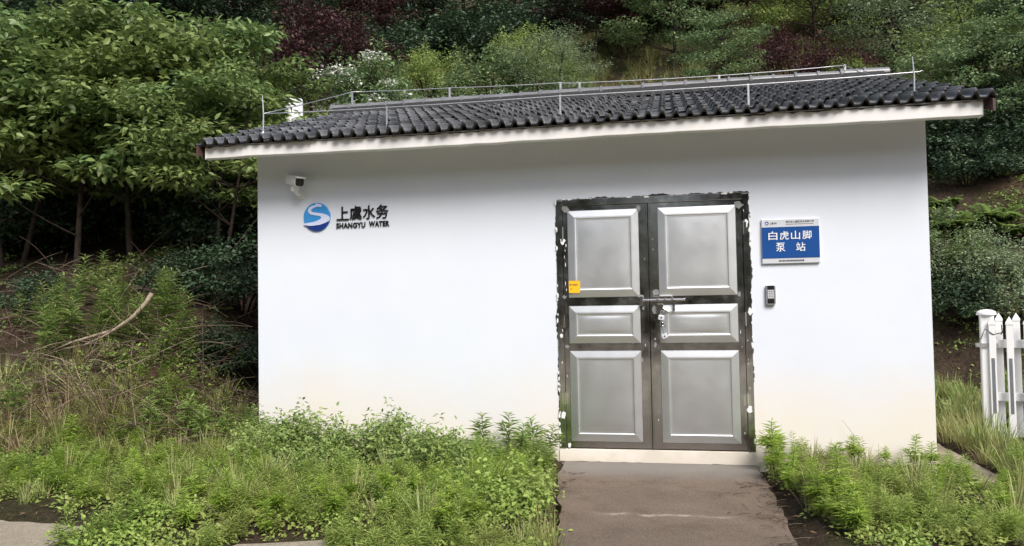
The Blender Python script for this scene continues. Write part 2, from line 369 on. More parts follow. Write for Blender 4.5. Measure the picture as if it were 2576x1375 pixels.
# mortar bed between slab and tiles, ragged lower edge
m = MB(); n = 240; vs = []
for i in range(n+1):
    x = F0-.01+(F1-F0+.02)*i/n
    d = .018*abs(noise.noise(Vector((x*4, 0, 2))))+.016*max(0, noise.noise(Vector((x*17, 1, 5))))
    vs += [(x, -OV-.006, ZT-.004-d), (x, -OV-.010, ZE-.012), (x, -OV+.09, ZE-.000), (x, -OV+.09, ZT-.03)]
fs = [(4*i+k, 4*i+4+k, 4*i+4+(k+1) % 4, 4*i+(k+1) % 4) for i in range(n) for k in range(3)]+[(3, 2, 1, 0), (4*n, 4*n+1, 4*n+2, 4*n+3)]
m.add(vs, fs); m.build('eave_mortar', MMORT, house)
# gables and the sloping deck under the tiles
def roof_prism(x0, x1, pr, name, mat):
    k = len(pr); m = MB()
    m.add([(x0, y, z) for y, z in pr]+[(x1, y, z) for y, z in pr], [tuple(range(k)), tuple(range(2*k-1, k-1, -1))]+[(i, k+i, k+(i+1) % k, (i+1) % k) for i in range(k)])
    return m.build(name, mat, house)
roof_prism(WL, WR, [(0, ZS), (0, roofz(0)-.07), (YR, ZR-.07), (DEP, roofz(0)-.07), (DEP, ZS)], 'gable_wall', MW)
for sgn in (0, 1):
    pr = [(-.41, roofz(-.41)-.012), (YR, ZR-.012), (YR, ZR-.065), (-.41, roofz(-.41)-.05)]
    if sgn: pr = [(2*YR-y, z) for y, z in pr]
    roof_prism(F0+.03, F1-.03, pr, 'roof_deck', MMORT)
# tiles: every tile is its own curved slab
TX0, TX1, ROWS, NT = -3.43, 3.40, 10, 30
TW = (TX1-TX0)/NT
def prof(t):                                    # two rolls per tile, t in 0..2: roll height 0..1
    t = t % 1
    if t < .50: return 0
    if t < .62: return sstep(.50, .62, t)
    if t < .86: return 1+.12*math.sin((t-.62)/.24*math.pi)
    return 1-sstep(.86, 1, t)
def tile_field(seed):
    rng = random.Random(seed); V = []; Ft = []; Mi = []
    slen = math.hypot(YR-YE, ZR-ZE); ca, sa = (YR-YE)/slen, (ZR-ZE)/slen; ex = slen/ROWS; K = 22
    for r in range(ROWS):
        for c in range(NT):
            x0 = TX0+c*TW; b = len(V); dz = rng.uniform(-.005, .007); ds = rng.uniform(-.014, .014); tl = rng.uniform(-.006, .006)
            for i in range(K+1):
                t = 2*i/K; x = x0+TW*i/K+ (0.0012 if i == 0 else 0) ; p = prof(t)
                for s, h in ((r*ex+ds, .006+.034*p-(.018 if r == 0 else 0)), (r*ex+ds, .013+.050*p), (r*ex+.008+ds, .015+.050*p), ((r+1)*ex+.05, .006+.030*p), ((r+1)*ex+.05, -.008+.030*p)):
                    hh = h+dz+tl*(t-1)
                    V.append((x, YE+s*ca-hh*sa, ZE+s*sa+hh*ca))
            for i in range(K):
                for k in range(4):
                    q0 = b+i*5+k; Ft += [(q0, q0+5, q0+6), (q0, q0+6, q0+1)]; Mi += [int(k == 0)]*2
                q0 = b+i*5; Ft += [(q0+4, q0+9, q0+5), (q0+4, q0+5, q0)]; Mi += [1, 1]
            for e, rev in ((b, 1), (b+K*5, 0)):
                for tri in ((0, 1, 2), (0, 2, 3), (0, 3, 4)):
                    tt = tuple(e+j for j in tri); Ft.append(tt[::-1] if rev else tt); Mi.append(0)
    return np.array(V), np.array(Ft), Mi
MEDGE = simple('shaded_tile_edge', (.016, .016, .017), .6, var=.4, vscale=25)  # near-black tile lips and undersides, their shade put into the colour
V, Ft, Mi = tile_field(4)
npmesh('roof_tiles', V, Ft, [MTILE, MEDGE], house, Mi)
V2 = V.copy(); V2[:, 1] = 2*YR-V2[:, 1]; V2[:, 0] = TX0+TX1-V2[:, 0]
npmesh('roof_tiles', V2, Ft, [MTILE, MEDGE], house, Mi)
# ridge: bed of dark mortar and overlapping half-round caps
m = MB(); n = 140; vs = []
for i in range(n+1):
    x = TX0+.03+(TX1-TX0-.06)*i/n
    d = .02*noise.noise(Vector((x*5, 0, 9)))
    vs += [(x, YR-.17-d, roofz(YR-.17)+.03), (x, YR-.085, ZR+.10), (x, YR+.085, ZR+.10), (x, YR+.17, roofz(YR-.17)+.03)]
m.add(vs, [(4*i+k, 4*i+4+k, 4*i+5+k, 4*i+1+k) for i in range(n) for k in range(3)]); m.build('ridge_mortar', MMORT, house)
MCAP = simple('ridge_cap_glaze', (.17, .17, .175), .3, var=.2, vscale=4, rvar=.08)
NC = 27; cw = (TX1-TX0+.02)/NC; cap0 = None
for k in range(NC):
    if cap0 is None:
        m = MB(); vs = []; K = 12
        for s, R in ((0, .092), (.03, .094), (.031, .080), (cw+.03, .074)):
            for i in range(K+1):
                th = math.pi*(-.02+1.04*i/K); vs.append((s, -R*math.cos(th), R*.92*math.sin(th)))
            for i in range(K, -1, -1):
                th = math.pi*(-.02+1.04*i/K); vs.append((s, -(R-.014)*math.cos(th), (R-.014)*.92*math.sin(th)))
        L = 2*K+2
        m.add(vs, [(j*L+i, j*L+(i+1) % L, (j+1)*L+(i+1) % L, (j+1)*L+i) for j in range(3) for i in range(L)]+[tuple(range(L-1, -1, -1)), tuple(range(3*L, 4*L))])
        cap0 = m.build('ridge_cap', MCAP, house, smooth=False); o = cap0
    else: o = cap0.copy(); COL.objects.link(o); o.parent = house
    o.location = (TX0-.01+k*cw, YR+random.Random(k).uniform(-.006, .006), ZR+.085+random.Random(k+99).uniform(-.004, .004))
    o.rotation_euler = (0, 0, random.Random(k+7).uniform(-.012, .012))
# verge boards at the gable ends
for x0, x1 in ((TX0+.012, TX0+.030), (TX1-.030, TX1-.012)):
    m = MB(); pr = []
    for y, dz in ((-.53, -.005), (YR, -.005), (2*YR+.53, -.005), (2*YR+.53, -.12), (YR, -.13), (-.53, -.10)): pr.append((y, roofz(y)+dz))
    k = len(pr)
    m.add([(x0, y, z) for y, z in pr]+[(x1, y, z) for y, z in pr], [(0, 1, 4, 5), (1, 2, 3, 4), (k+5, k+4, k+1, k), (k+4, k+3, k+2, k+1)]+[(i, k+i, k+(i+1) % k, (i+1) % k) for i in range(k)])
    m.build('verge_board', MRED, house)
# door
m = MB()
yf = -.010
m.box(DL-.012, DL+.046, yf, .05, ZD, ZDT+.0); m.box(DR-.046, DR+.012, yf, .05, ZD, ZDT); m.box(DL+.046, DR-.046, yf, .05, ZDT-.05, ZDT+.012)
m.build('door_frame', MPOL, house, bevel=.004)
def panel(x0, x1, z0, z1, leaf, seed):
    m = MB(); loops = [(0, -.004), (.003, -.011), (.058, -.021), (.070, -.022), (.080, -.0185), (.094, -.018)]
    vs = []
    for ins, y in loops: vs += [(x0+ins, y, z0+ins), (x1-ins, y, z0+ins), (x1-ins, y, z1-ins), (x0+ins, y, z1-ins)]
    m.add(vs, [(4*i+k, 4*i+(k+1) % 4, 4*i+4+(k+1) % 4, 4*i+4+k) for i in range(len(loops)-1) for k in range(4)])
    i0 = .094; nx_, nz_ = 10, 10; g = []
    for j in range(nz_+1):
        for i in range(nx_+1):
            u, v = i/nx_, j/nz_
            e = (4*u*(1-u)*4*v*(1-v))**.5
            g.append((x0+i0+(x1-x0-2*i0)*u, -.018-.006*e+.0012*e*noise.noise(Vector((u*2.3+seed, v*2.3, seed))), z0+i0+(z1-z0-2*i0)*v))
    b = len(m.v); m.v += g; W_ = nx_+1
    f = [(b+j*W_+i, b+j*W_+i+1, b+(j+1)*W_+i+1, b+(j+1)*W_+i) for j in range(nz_) for i in range(nx_)]
    m.f += f; m.m += [0]*len(f)
    o = m.build('door_panel', MBRU, leaf)
    sm = [len(p.vertices) == 4 and i >= 20 for i, p in enumerate(o.data.polygons)]
    o.data.polygons.foreach_set('use_smooth', sm); return o
leaves_ = []
for (lx0, lx1, px0, px1, sd) in ((DL+.050, DL+.812, DL+.092, DL+.735, 1), (DL+.820, DR-.050, DL+.902, DL+1.577, 2)):
    m = MB(); zz = [ZD+.012, ZD+.066, ZD+.882, ZD+.946, ZD+1.288, ZD+1.362, ZD+2.155, ZDT-.054]
    yb, yt = -.008, .04
    m.box(lx0, px0, yb, yt, zz[0], zz[7]); m.box(px1, lx1, yb, yt, zz[0], zz[7])
    for a_, b_ in ((0, 1), (2, 3), (4, 5), (6, 7)): m.box(px0, px1, yb-.0, yt, zz[a_], zz[b_])
    m.box(px0, px1, .005, yt-.002, zz[1], zz[6])
    leaf = m.build('door_leaf', MPOL, house); leaves_.append(leaf)
    for k, (a_, b_) in enumerate(((1, 2), (3, 4), (5, 6))): panel(px0, px1, zz[a_], zz[b_], leaf, sd*10+k)
# astragal strip on the right leaf, hinges on both
m = MB(); m.box(DL+.798, DL+.806, -.016, -.008, ZD+.02, ZDT-.06); m.box(DL+.826, DL+.834, -.016, -.008, ZD+.02, ZDT-.06); m.build('astragal', MPOL, leaves_[1], bevel=.002)
for lf, xh in ((leaves_[0], DL+.046), (leaves_[1], DR-.046)):
    for zh in (ZD+.45, ZD+1.15, ZD+1.95):
        m = MB(); m.tube([(xh, -.02, zh-.06), (xh, -.02, zh+.06)], .009, 10); m.box(xh-.03, xh+.03, -.016, -.009, zh-.05, zh+.05); m.build('hinge', MCHR, lf)
# slide bolt on the door rail
zb_ = ZD+1.325; xb_ = DL+.815
m = MB(); m.box(xb_+.03, xb_+.20, -.032, -.009, zb_+.010, zb_+.040); m.box(xb_+.05, xb_+.23, -.020, -.009, zb_-.035, zb_+.010)
m.tube([(xb_-.06, -.036, zb_+.004), (xb_+.31, -.036, zb_+.004)], .011, 10); m.box(xb_+.07, xb_+.12, -.040, -.012, zb_-.10, zb_-.03); m.tube([(xb_+.12, -.03, zb_-.07), (xb_+.17, -.035, zb_-.10)], .008, 8)
for xx in (xb_+.07, xb_+.135, xb_+.20): m.box(xx-.010, xx+.010, -.046, -.009, zb_-.012, zb_+.020)
m.box(xb_+.205, xb_+.222, -.046, -.03, zb_-.095, zb_+.006)
m.build('slide_bolt', MCHR, leaves_[1], bevel=.002)
m = MB(); m.box(xb_-.09, xb_-.045, -.03, -.009, zb_-.04, zb_+.035); m.tube([(xb_-.068, -.032, zb_-.045), (xb_-.068, -.032, zb_+.04)], .017, 12); m.build('bolt_keeper', MCHR, leaves_[0], bevel=.002)
# ragged black sealant squeezed out round the frame
def sealant(a, b, nrm):
    m = MB(); n = int(math.hypot(b[0]-a[0], b[1]-a[1])/.007); vs = []
    for i in range(n+1):
        t = i/n; x, z = a[0]+(b[0]-a[0])*t, a[1]+(b[1]-a[1])*t
        d = max(.0008, .005+.020*noise.noise(Vector((x*5.3, 3, z*5.3)))+.010*noise.noise(Vector((x*31, 8, z*31)))+.006*noise.noise(Vector((x*110, 2, z*110))))
        vs += [(x-nrm[0]*.004, -.0085, z-nrm[1]*.004), (x+nrm[0]*d, -.0025, z+nrm[1]*d)]
    fs = [(2*i, 2*i+1, 2*i+3, 2*i+2) for i in range(n)]
    m.add(vs, fs); m.build('sealant', MMORT, house)
sealant((DL-.012, ZD), (DL-.012, ZDT+.012), (-1, 0)); sealant((DR+.012, ZDT+.012), (DR+.012, ZD), (1, 0)); sealant((DL-.012, ZDT+.012), (DR+.012, ZDT+.012), (0, 1))
# plaster flecks and torn film on the door
def blob(cx, cz, r, rng, n=9, ax=1, az=1):
    return [(cx+ax*r*rng.uniform(.55, 1.15)*math.cos(2*math.pi*i/n), cz+az*r*rng.uniform(.55, 1.15)*math.sin(2*math.pi*i/n)) for i in range(n)]
rng = random.Random(21)
def splash(pts, y0, y1, name='plaster_splash', mat=None):
    m = MB(); m.prism(pts, y0, y1); m.build(name, mat or MSPLASH, house)
for i in range(46):                                      # ragged plaster over the frame's outer edge
    side = rng.choice('LLRRT'); r = rng.uniform(.006, .017)
    if side == 'L': c = (DL-.012+rng.uniform(-.003, .006), rng.uniform(ZD, ZDT)); a_, b_ = .7, 1.9
    elif side == 'R': c = (DR+.012+rng.uniform(-.006, .003), rng.uniform(ZD, ZDT)); a_, b_ = .7, 1.9
    else: c = (rng.uniform(DL, DR), ZDT+.012+rng.uniform(-.006, .003)); a_, b_ = 1.9, .7
    splash(blob(*c, r, rng, 9, a_, b_), yf-.003, yf-.0005)
for i in range(26):                                      # small drips
    c = (rng.choice([DL+.02, DL+.07, DL+.775, DL+.86, DR-.03, DR-.08])+rng.uniform(-.012, .012), rng.uniform(ZD+.1, ZDT-.1))
    splash(blob(*c, rng.uniform(.0025, .006), rng, 7, .7, rng.uniform(1, 5)), yf-.003, yf-.0005)
for cx_, cz_, r in ((DL+.045, ZDT-.36, .035), (DR-.02, ZDT-.27, .034), (DR+.0, ZD+1.22, .030), (DR-.03, ZD+.37, .035), (DL+.025, ZD+.30, .032), (DL+.02, ZD+1.02, .018), (DL+.075, ZD+.03, .02)):
    splash(blob(cx_, cz_, r, rng, 11, .75, 1.2), yf-.005, yf-.0008)
for cx_, cz_, r in ((DL+.055, ZD+1.37, .028), (DL+.08, ZDT-.08, .07), (DL+.735, ZDT-.10, .045), (DR-.075, ZDT-.10, .05), (DL+.735, ZD+1.36, .04), (DL+.76, ZD+1.26, .035), (DL+.875, ZD+1.40, .05), (DL+.87, ZD+1.245, .05), (DL+.86, ZD+.93, .03), (DR-.09, ZD+1.37, .035), (DL+.07, ZD+.92, .03), (DL+.66, ZD+.955, .024), (DL+.74, ZD+.80, .03)):
    splash(blob(cx_, cz_, r*.8, rng, 12, rng.uniform(.5, 1.1), rng.uniform(.6, 1.2)), -.0125, -.0085, 'film_residue', MFILM)
# ------------------------------------------------------------------ fittings on the wall
def text_mesh(name, body, x0, x1, z0, z1, y, mat, parent, depth=.004, bold=0.0, gap=1.0):
    c = bpy.data.curves.new(name, 'FONT'); c.body = body; c.resolution_u = 3; c.offset = bold; c.space_character = gap
    o = bpy.data.objects.new(name, c); COL.objects.link(o); bpy.context.view_layer.update()
    me = bpy.data.meshes.new_from_object(o.evaluated_get(bpy.context.evaluated_depsgraph_get()))
    bpy.data.objects.remove(o); bpy.data.curves.remove(c)
    n = len(me.vertices); co = np.empty(n*3, np.float32); me.vertices.foreach_get('co', co); co = co.reshape(-1, 3)
    lo, hi = co.min(0), co.max(0)
    vx = x0+(co[:, 0]-lo[0])/(hi[0]-lo[0])*(x1-x0); vz = z0+(co[:, 1]-lo[1])/(hi[1]-lo[1])*(z1-z0)
    # give the flat glyphs thickness: front faces, back faces and side walls
    fs = [tuple(p.vertices) for p in me.polygons]; cnt = {}
    for f in fs:
        for a_, b_ in zip(f, f[1:]+f[:1]): cnt[(a_, b_)] = cnt.get((a_, b_), 0)+1
    edge = [(a_, b_) for (a_, b_) in cnt if (b_, a_) not in cnt]
    vs = [(float(vx[i]), y-depth, float(vz[i])) for i in range(n)]+[(float(vx[i]), y, float(vz[i])) for i in range(n)]
    mb = MB(); mb.add(vs, fs+[(b_, a_, n+a_, n+b_) for a_, b_ in edge])
    bpy.data.meshes.remove(me)
    return mb.build(name, mat, parent)
# emblem
ex, ez, er = -2.456, 2.302, .139
emb = thing('wall_emblem', 'round blue water emblem with a pale S-shaped river, left of the black wall letters', 'emblem', (ex, 0, ez))
m = MB(); m.lathe([(er, .0), (er, -.012), (er-.003, -.014)][::-1], axis='y', n=64); m.build('disc', MLBL, emb)
def E(px, py): p = at(px, py, 1, 0); return (float(p[0]-ex), float(p[2]-ez))
def zoomE(x, y): return E((1150+x/4.911)/1.59006, (680+y/4.911)/1.59006)
m = MB()                                                 # dark blue lower segment
arc = [(-er*.985*math.sin(t), -er*.985*math.cos(t)) for t in np.linspace(-1.22, 1.0, 30)][::-1]
top = [zoomE(*p) for p in ((345, 1105), (430, 1112), (520, 1108), (620, 1095), (720, 1068), (800, 1035), (840, 1012))]
low = []
for t in np.linspace(0, 1, 40):
    th = (math.pi*1.0+.60)+t*(math.pi-.60+.02-.30); low.append((er*.985*math.cos(th), er*.985*math.sin(th)))
m.prism(low+top[::-1], -.0165, -.0145); m.build('lower_water', MDBL, emb)
m = MB()                                                 # pale river
riv = [(545, 672), (600, 668), (690, 690), (680, 735), (600, 730), (530, 752), (482, 790), (474, 815), (510, 838), (600, 850), (700, 862), (780, 885), (832, 918), (850, 960), (835, 1005), (760, 1045), (650, 1085), (520, 1103), (430, 1106), (350, 1090), (325, 1062), (420, 1050), (520, 1032), (600, 1006), (660, 975), (682, 940), (650, 912), (560, 900), (470, 885), (425, 845), (415, 800), (440, 750), (500, 712), (580, 698)]
m.prism([zoomE(*p) for p in riv][::-1], -.0185, -.0150); m.build('river', MPAL, emb)
# lettering
let = thing('wall_lettering', 'raised black letters 上虞水务 over SHANGYU WATER on the white wall', 'lettering', (-1.99, 0, 2.2))
cx0, cx1 = -2.256+1.99, -1.718+1.99
wch = (cx1-cx0)/4
for i, ch in enumerate('上虞水务'):
    s_ = i*wch
    text_mesh('character', ch, cx0+s_+.004, cx0+s_+wch-.006, .060+.001*i, .193+.002*i, -.001, MBLKL, let, .012, .012)
text_mesh('word', 'SHANGYU', cx0, cx0+.297, -.016, .036, -.001, MBLKL, let, .012, .022, 1.1)
text_mesh('word', 'WATER', cx0+.335, cx1, -.010, .041, -.001, MBLKL, let, .012, .022, 1.1)
# name plaque
plq = thing('name_plaque', 'blue and silver name plaque 白虎山脚泵站 right of the door', 'plaque', (1.928, 0, 1.93))
pw, ph = .238, .193
m = MB(); m.box(-pw, pw, -.022, -.001, -ph, ph); m.build('plate', MSLV, plq, bevel=.004)
m = MB(); m.box(-pw+.001, pw-.001, -.0245, -.0215, -ph+.046, ph-.070); m.build('blue_field', MSGN, plq)
for i, ch in enumerate('白虎山脚'):
    xx = -.182+i*.0935; text_mesh('character', ch, xx, xx+.074, .012, .086, -.0243, MWPL, plq, .003, .006)
for ch, xx in (('泵', -.122), ('站', .044)): text_mesh('character', ch, xx, xx+.076, -.090, -.014, -.0243, MWPL, plq, .003, .006)
text_mesh('small_text', '上虞水务', -.168, -.110, ph-.046, ph-.027, -.022, MBLKL, plq, .001, .01)
text_mesh('small_text', '绍兴市上虞区供水有限公司', -.035, .195, ph-.037, ph-.017, -.022, MBLKL, plq, .001, .01)
m = MB(); rng = random.Random(3); x = -.035
while x < .19:
    w_ = rng.uniform(.004, .014); m.box(x, x+w_, -.0235, -.022, ph-.050, ph-.046); x += w_+.003
m.build('fine_print', MBLKL, plq); m = MB()
x = -.10
while x < .10:
    w_ = rng.uniform(.004, .010); m.box(x, x+w_, -.0235, -.022, -ph+.016, -ph+.030); x += w_+.004
m.build('fine_print', MBLKL, plq)
m = MB(); m.lathe([(.016, -.022), (.016, -.0235)][::-1], c=(-.193, 0, ph-.036), axis='y', n=24); m.build('small_emblem', MDBL, plq)
m = MB(); m.prism([(-.206, ph-.046), (-.183, ph-.042), (-.186, ph-.034), (-.196, ph-.030), (-.190, ph-.026), (-.203, ph-.030), (-.200, ph-.036)], -.0246, -.0236); m.build('small_emblem', MPAL, plq)
# keypad
kp = thing('keypad', 'narrow silver keypad lock on the wall below the blue plaque', 'keypad', (1.752, 0, 1.466))
kw, kh = .040, .086
m = MB(); m.prism([(-kw, -kh+.012), (-kw+.012, -kh), (kw-.012, -kh), (kw, -kh+.012), (kw, kh-.004), (kw-.004, kh), (-kw+.004, kh), (-kw, kh-.004)], -.030, -.001)
m.build('housing', simple('keypad_silver', (.42, .42, .43), .3, metal=.6), kp, bevel=.004)
m = MB(); m.box(-.028, .028, -.0325, -.0295, .050, .082); m.build('screen', MBLK, kp)
m = MB(); m.box(-.028, .028, -.0325, -.0295, -.072, -.034); m.lathe([(.011, -.0325), (.011, -.034)][::-1], c=(0, 0, -.053), axis='y', n=16); m.build('fingerprint_reader', MBLK, kp)
m = MB(); m.box(-.029, .029, -.0315, -.0295, -.031, .047); m.build('key_bed', simple('key_bed', (.10, .10, .10), .5), kp)
for r in range(5):
    for c in range(3):
        m = MB(); m.box(-.026+c*.018, -.011+c*.018, -.0335, -.031, -.028+r*.015, -.017+r*.015); m.build('key', MSLV, kp)
# security camera
scm = thing('security_camera', 'white bullet security camera with black front under the eave', 'security camera', (-2.63, 0, 2.60)); scm.scale = (1.0, 1.0, 1.0)
m = MB(); pr = []
for i in range(20):
    t = 2*math.pi*i/20; pr.append((math.copysign(abs(math.cos(t))**.55, math.cos(t))*.045, math.copysign(abs(math.sin(t))**.55, math.sin(t))*.042))
R = Matrix.Translation((0.0, -.12, .045)) @ Matrix.Rotation(rad(50), 4, 'Z') @ Matrix.Rotation(rad(12), 4, 'X')
m.prism(pr, -.11, .13); m.xf(R); m.build('housing', MWPL, scm, bevel=.006)
m = MB(); m.prism([(x*.93, z*.93) for x, z in pr], -.116, -.109); m.lathe([(.020, -.116), (.018, -.122), (.010, -.124)][::-1], axis='y', n=20); m.xf(R); m.build('front_glass', MBLK, scm)
m = MB(); m.prism([(-.050, .036), (.050, .036), (.050, .046), (.035, .052), (-.035, .052), (-.050, .046)], -.140, .10); m.xf(R); m.build('sun_hood', MWPL, scm, bevel=.003)
m = MB(); m.lathe([(.03, -.03), (.034, 0), (.03, .03)], c=(-.005, -.11, -.022), axis='x', n=16); m.box(-.03, .03, -.135, -.085, -.05, -.01); m.build('swivel', MWPL, scm, smooth=False)
m = MB(); m.tube([(0.0, -.11, -.045), (.004, -.10, -.065), (.006, -.07, -.08), (.006, -.02, -.08)], .017, 12); m.lathe([(.040, -.018), (.040, -.001)], c=(.006, 0, -.08), axis='y', n=20); m.build('bracket', MWPL, scm, smooth=False)
# sticker on the door
st = thing('sticker', 'small square yellow sticker on the left steel door leaf', 'sticker', (.036, -.0405, 1.575))
c0 = (DL+.0945, ZD+1.405)
st.location = (c0[0]+.054, -.0300, c0[1]+.056)
m = MB(); pts = []
for (a_, b_), t0 in (((.042, .046), 0), ((-.042, .046), 90), ((-.042, -.046), 180), ((.042, -.046), 270)):
    for k in range(4): t = rad(t0+30*k); pts.append((a_+.009*math.cos(t), b_+.009*math.sin(t)))
m.prism(pts, -.0015, 0); m.build('sheet', MYEL, st)
m = MB(); m.prism([(-.042, .018), (-.034, .014), (-.030, .026), (-.040, .028)], -.0024, -.0014); m.prism([(-.034, .012), (-.029, .010), (-.024, .027), (-.029, .024)], -.0024, -.0014)
m.build('mark', MPLUM, st); m = MB()
for k in range(4): m.box(-.016+k*.012, -.008+k*.012, -.0024, -.0014, .012, .024)
m.build('print', MPLUM, st); m = MB()
m.box(-.038, -.016, -.0022, -.0014, -.018, -.015); m.box(-.038, -.024, -.0022, -.0014, -.023, -.021); m.build('fine_print', MPLUM, st)
# padlocks hanging from the bolt
def padlock(label, x, z, ang, s=1):
    t = thing('padlock', label, 'padlock', (x, -.048, z), 0, None); t.rotation_euler = (0, ang, 0); t.scale = (s, s, s)
    m = MB(); m.box(-.021, .021, -.008, .008, -.052, -.016); m.build('body', MSLV, t, bevel=.004)
    m = MB(); m.tube([(-.014, 0, -.018), (-.014, 0, .004), (-.010, 0, .014), (0, 0, .018), (.010, 0, .014), (.014, 0, .004), (.014, 0, -.018)], .0038, 8); m.build('shackle', MCHR, t)
    m = MB(); m.box(-.005, .005, -.0092, -.0078, -.040, -.030); m.build('keyhole', MBLK, t); return t
padlock('silver padlock hooked to the door bolt, the upper of the two', DL+.925, ZD+1.215, rad(12), 1.25)
padlock('silver padlock hanging lowest on the door, tilted below the other', DL+.925, ZD+1.045, rad(-24), 1.15)
kc = thing('key_chain', 'short steel chain and dark keys dangling between the two padlocks', 'key chain', (DL+.925, -.046, ZD+1.17))
rng = random.Random(12); m = MB()
for k in range(7):
    zc = -.005-k*.014; a_ = .006
    m.tube([(a_*math.cos(t)*(1 if k % 2 else .35), a_*math.cos(t)*(0 if k % 2 else .9), zc+.0095*math.sin(t)) for t in np.linspace(0, 2*math.pi, 9)], .0018, 5, caps=False)
m.build('chain', MCHR, kc)
for k, an in enumerate((-.7, .55, .15)):
    m = MB(); m.lathe([(.009, -.0012), (.009, .0012)], c=(0, -.006*k, -.004), axis='y', n=14); m.box(-.0028, .0028, -.006*k-.001, -.006*k+.001, -.045, -.01)
    m.xf(Matrix.Translation((0, 0, -.045)) @ Matrix.Rotation(an, 4, 'Y')); m.build('key', [MCHR, MBLK, MBLK][k], kc)
# ------------------------------------------------------------------ lightning conductor on the roof
lc = thing('lightning_conductor', 'thin metal lightning conductor rods and wires along the black roof', 'lightning conductor', (0, 0, 0))
YF = -.12
def W3(px, py, Y): return tuple(at(px, py, 1, Y))
zrf = roofz(YF)+.05
for (bx, top_) in ((662, 240), (2302, 143)):
    p0 = W3(bx, 300, YF); zt = at(bx, top_, 1, YF)[2]
    m = MB(); m.tube([(p0[0], YF, zrf-.02), (p0[0]+.004, YF, (zrf+zt)/2), (p0[0]-.006, YF, zt)], [.008, .007, .004], 8)
    m.lathe([(.028, 0), (.022, .02)], c=(p0[0], YF, zrf-.012)); m.build('rod', MGAL, lc)
def wire(pts, sag=.0):
    m = MB(); out = []
    for a_, b_ in zip(pts, pts[1:]):
        for k in range(6): t = k/6; out.append((a_[0]+(b_[0]-a_[0])*t, a_[1]+(b_[1]-a_[1])*t, a_[2]+(b_[2]-a_[2])*t-sag*4*t*(1-t)))
    out.append(pts[-1]); m.tube(out, .0052, 8); m.build('wire', MGAL, lc, smooth=True)
lp, rp = W3(662, 287, YF), W3(2304, 182, YF)
wire([lp, W3(973, 271, YF), W3(1409, 242, YF), W3(1882, 214, YF), rp, W3(2320, 178, YF)], .004)
ridge = [(886, 232), (1131, 222), (1410, 209), (1458, 209), (1809, 191), (2125, 165)]
wire([lp]+[W3(x, y, YR) for x, y in ridge], .006)
rr = W3(2125, 165, YR); mid = [tuple(np.array(rr)*(1-t)+np.array(rp)*t-np.array((0, 0, .30*t*(1-t)*2*.5))) for t in (.25, .5, .75)]
wire([rr]+mid+[rp])
for px, py in ((973, 271), (1409, 242), (1882, 214)):
    p = W3(px, py, YF); m = MB(); m.box(p[0]-.008, p[0]+.008, YF-.004, YF+.004, zrf-.02, p[2]+.01); m.build('support_post', MGAL, lc)
for px, py in ridge:
    p = W3(px, py, YR); m = MB(); m.box(p[0]-.013, p[0]+.013, YR-.004, YR+.004, ZR+.15, p[2]+.008); m.build('support_post', MGAL, lc)
# white octagonal column behind the roof
p = at(740, 285, 1, 3.8); zc = at(740, 251, 1, 3.8)[2]; zg = hgt(p[0], 3.8)
wc = thing('white_column', 'white octagonal column standing behind the left end of the roof', 'column', (p[0], 3.8, zg-.1))
H = zc-zg+.1; m = MB(); m.lathe([(.14, 0), (.14, H-.03), (.128, H)], n=8); m.build('shaft', MWPL, wc, bevel=.006)
# ------------------------------------------------------------------ picket fence
def picket_fence():
    P0 = at(2487, 1085, 2, .03); y0 = 1.5; x0 = gx(2487, y0, 950)
    fz = thing('picket_fence', 'white plastic picket fence with grey strips in tall grass', 'fence', (x0, y0, -.02), rad(-14)); fz.scale = (.90, .9, .965)
    m = MB(); m.box(-.068, .068, -.068, .068, 0, 1.30); m.build('post', MWPL, fz, bevel=.012)
    m = MB(); m.lathe([(.098, 1.298), (.100, 1.315), (.090, 1.335), (.055, 1.352), (.01, 1.358)], n=24); m.build('post_cap', MWPL, fz, smooth=False)
    for z in (.42, .96):
        m = MB(); m.box(.066, 2.4, -.02, .02, z, z+.085); m.build('rail', MWPL, fz, bevel=.006)
    k = 0
    for i in range(12):
        front = i % 2 == 0; xx = .075+.075*i if i else .04
        xx = .04+.082*i; yy = -.085 if front else .05; w_ = .033
        m = MB(); zt = 1.20 if front else 1.235
        m.box(xx-w_, xx+w_, yy-.014, yy+.014, .05, zt)
        pt = m.build('picket', MWPL, fz, bevel=.004)
        m = MB(); v = [(xx-w_-.003, yy-.018, zt), (xx+w_+.003, yy-.018, zt), (xx+w_+.003, yy+.018, zt), (xx-w_-.003, yy+.018, zt)]
        v += [(a_, b_, zt+.022) for a_, b_, _ in v]+[(xx, yy, zt+.085)]
        m.add(v, [(0, 1, 5, 4), (1, 2, 6, 5), (2, 3, 7, 6), (3, 0, 4, 7), (4, 5, 8), (5, 6, 8), (6, 7, 8), (7, 4, 8), (3, 2, 1, 0)]); m.build('picket_tip', MWPL, pt)
        if front:
            m = MB(); m.box(xx-.016, xx+.016, yy-.0165, yy-.0135, .30, .86); m.build('grey_strip', MGREY, pt)
    for z in (.96,):
        m = MB(); m.box(-.12, .10, -.085, -.068, z+.01, z+.05); m.lathe([(.012, -.09), (.012, -.06)], c=(-.10, 0, z+.03), axis='y', n=10); m.build('latch', MGAL, fz)
    m = MB(); m.tube([(.13, -.09, 1.12), (.05, -.10, 1.10), (-.03, -.11, 1.16), (-.07, -.12, 1.06), (-.14, -.13, 1.02), (-.18, -.12, .98)], .005, 6); m.tube([(.13, -.09, 1.20), (.135, -.10, 1.12), (.12, -.1, 1.10)], .005, 6); m.build('wire_tie', MBLK, fz)
picket_fence()
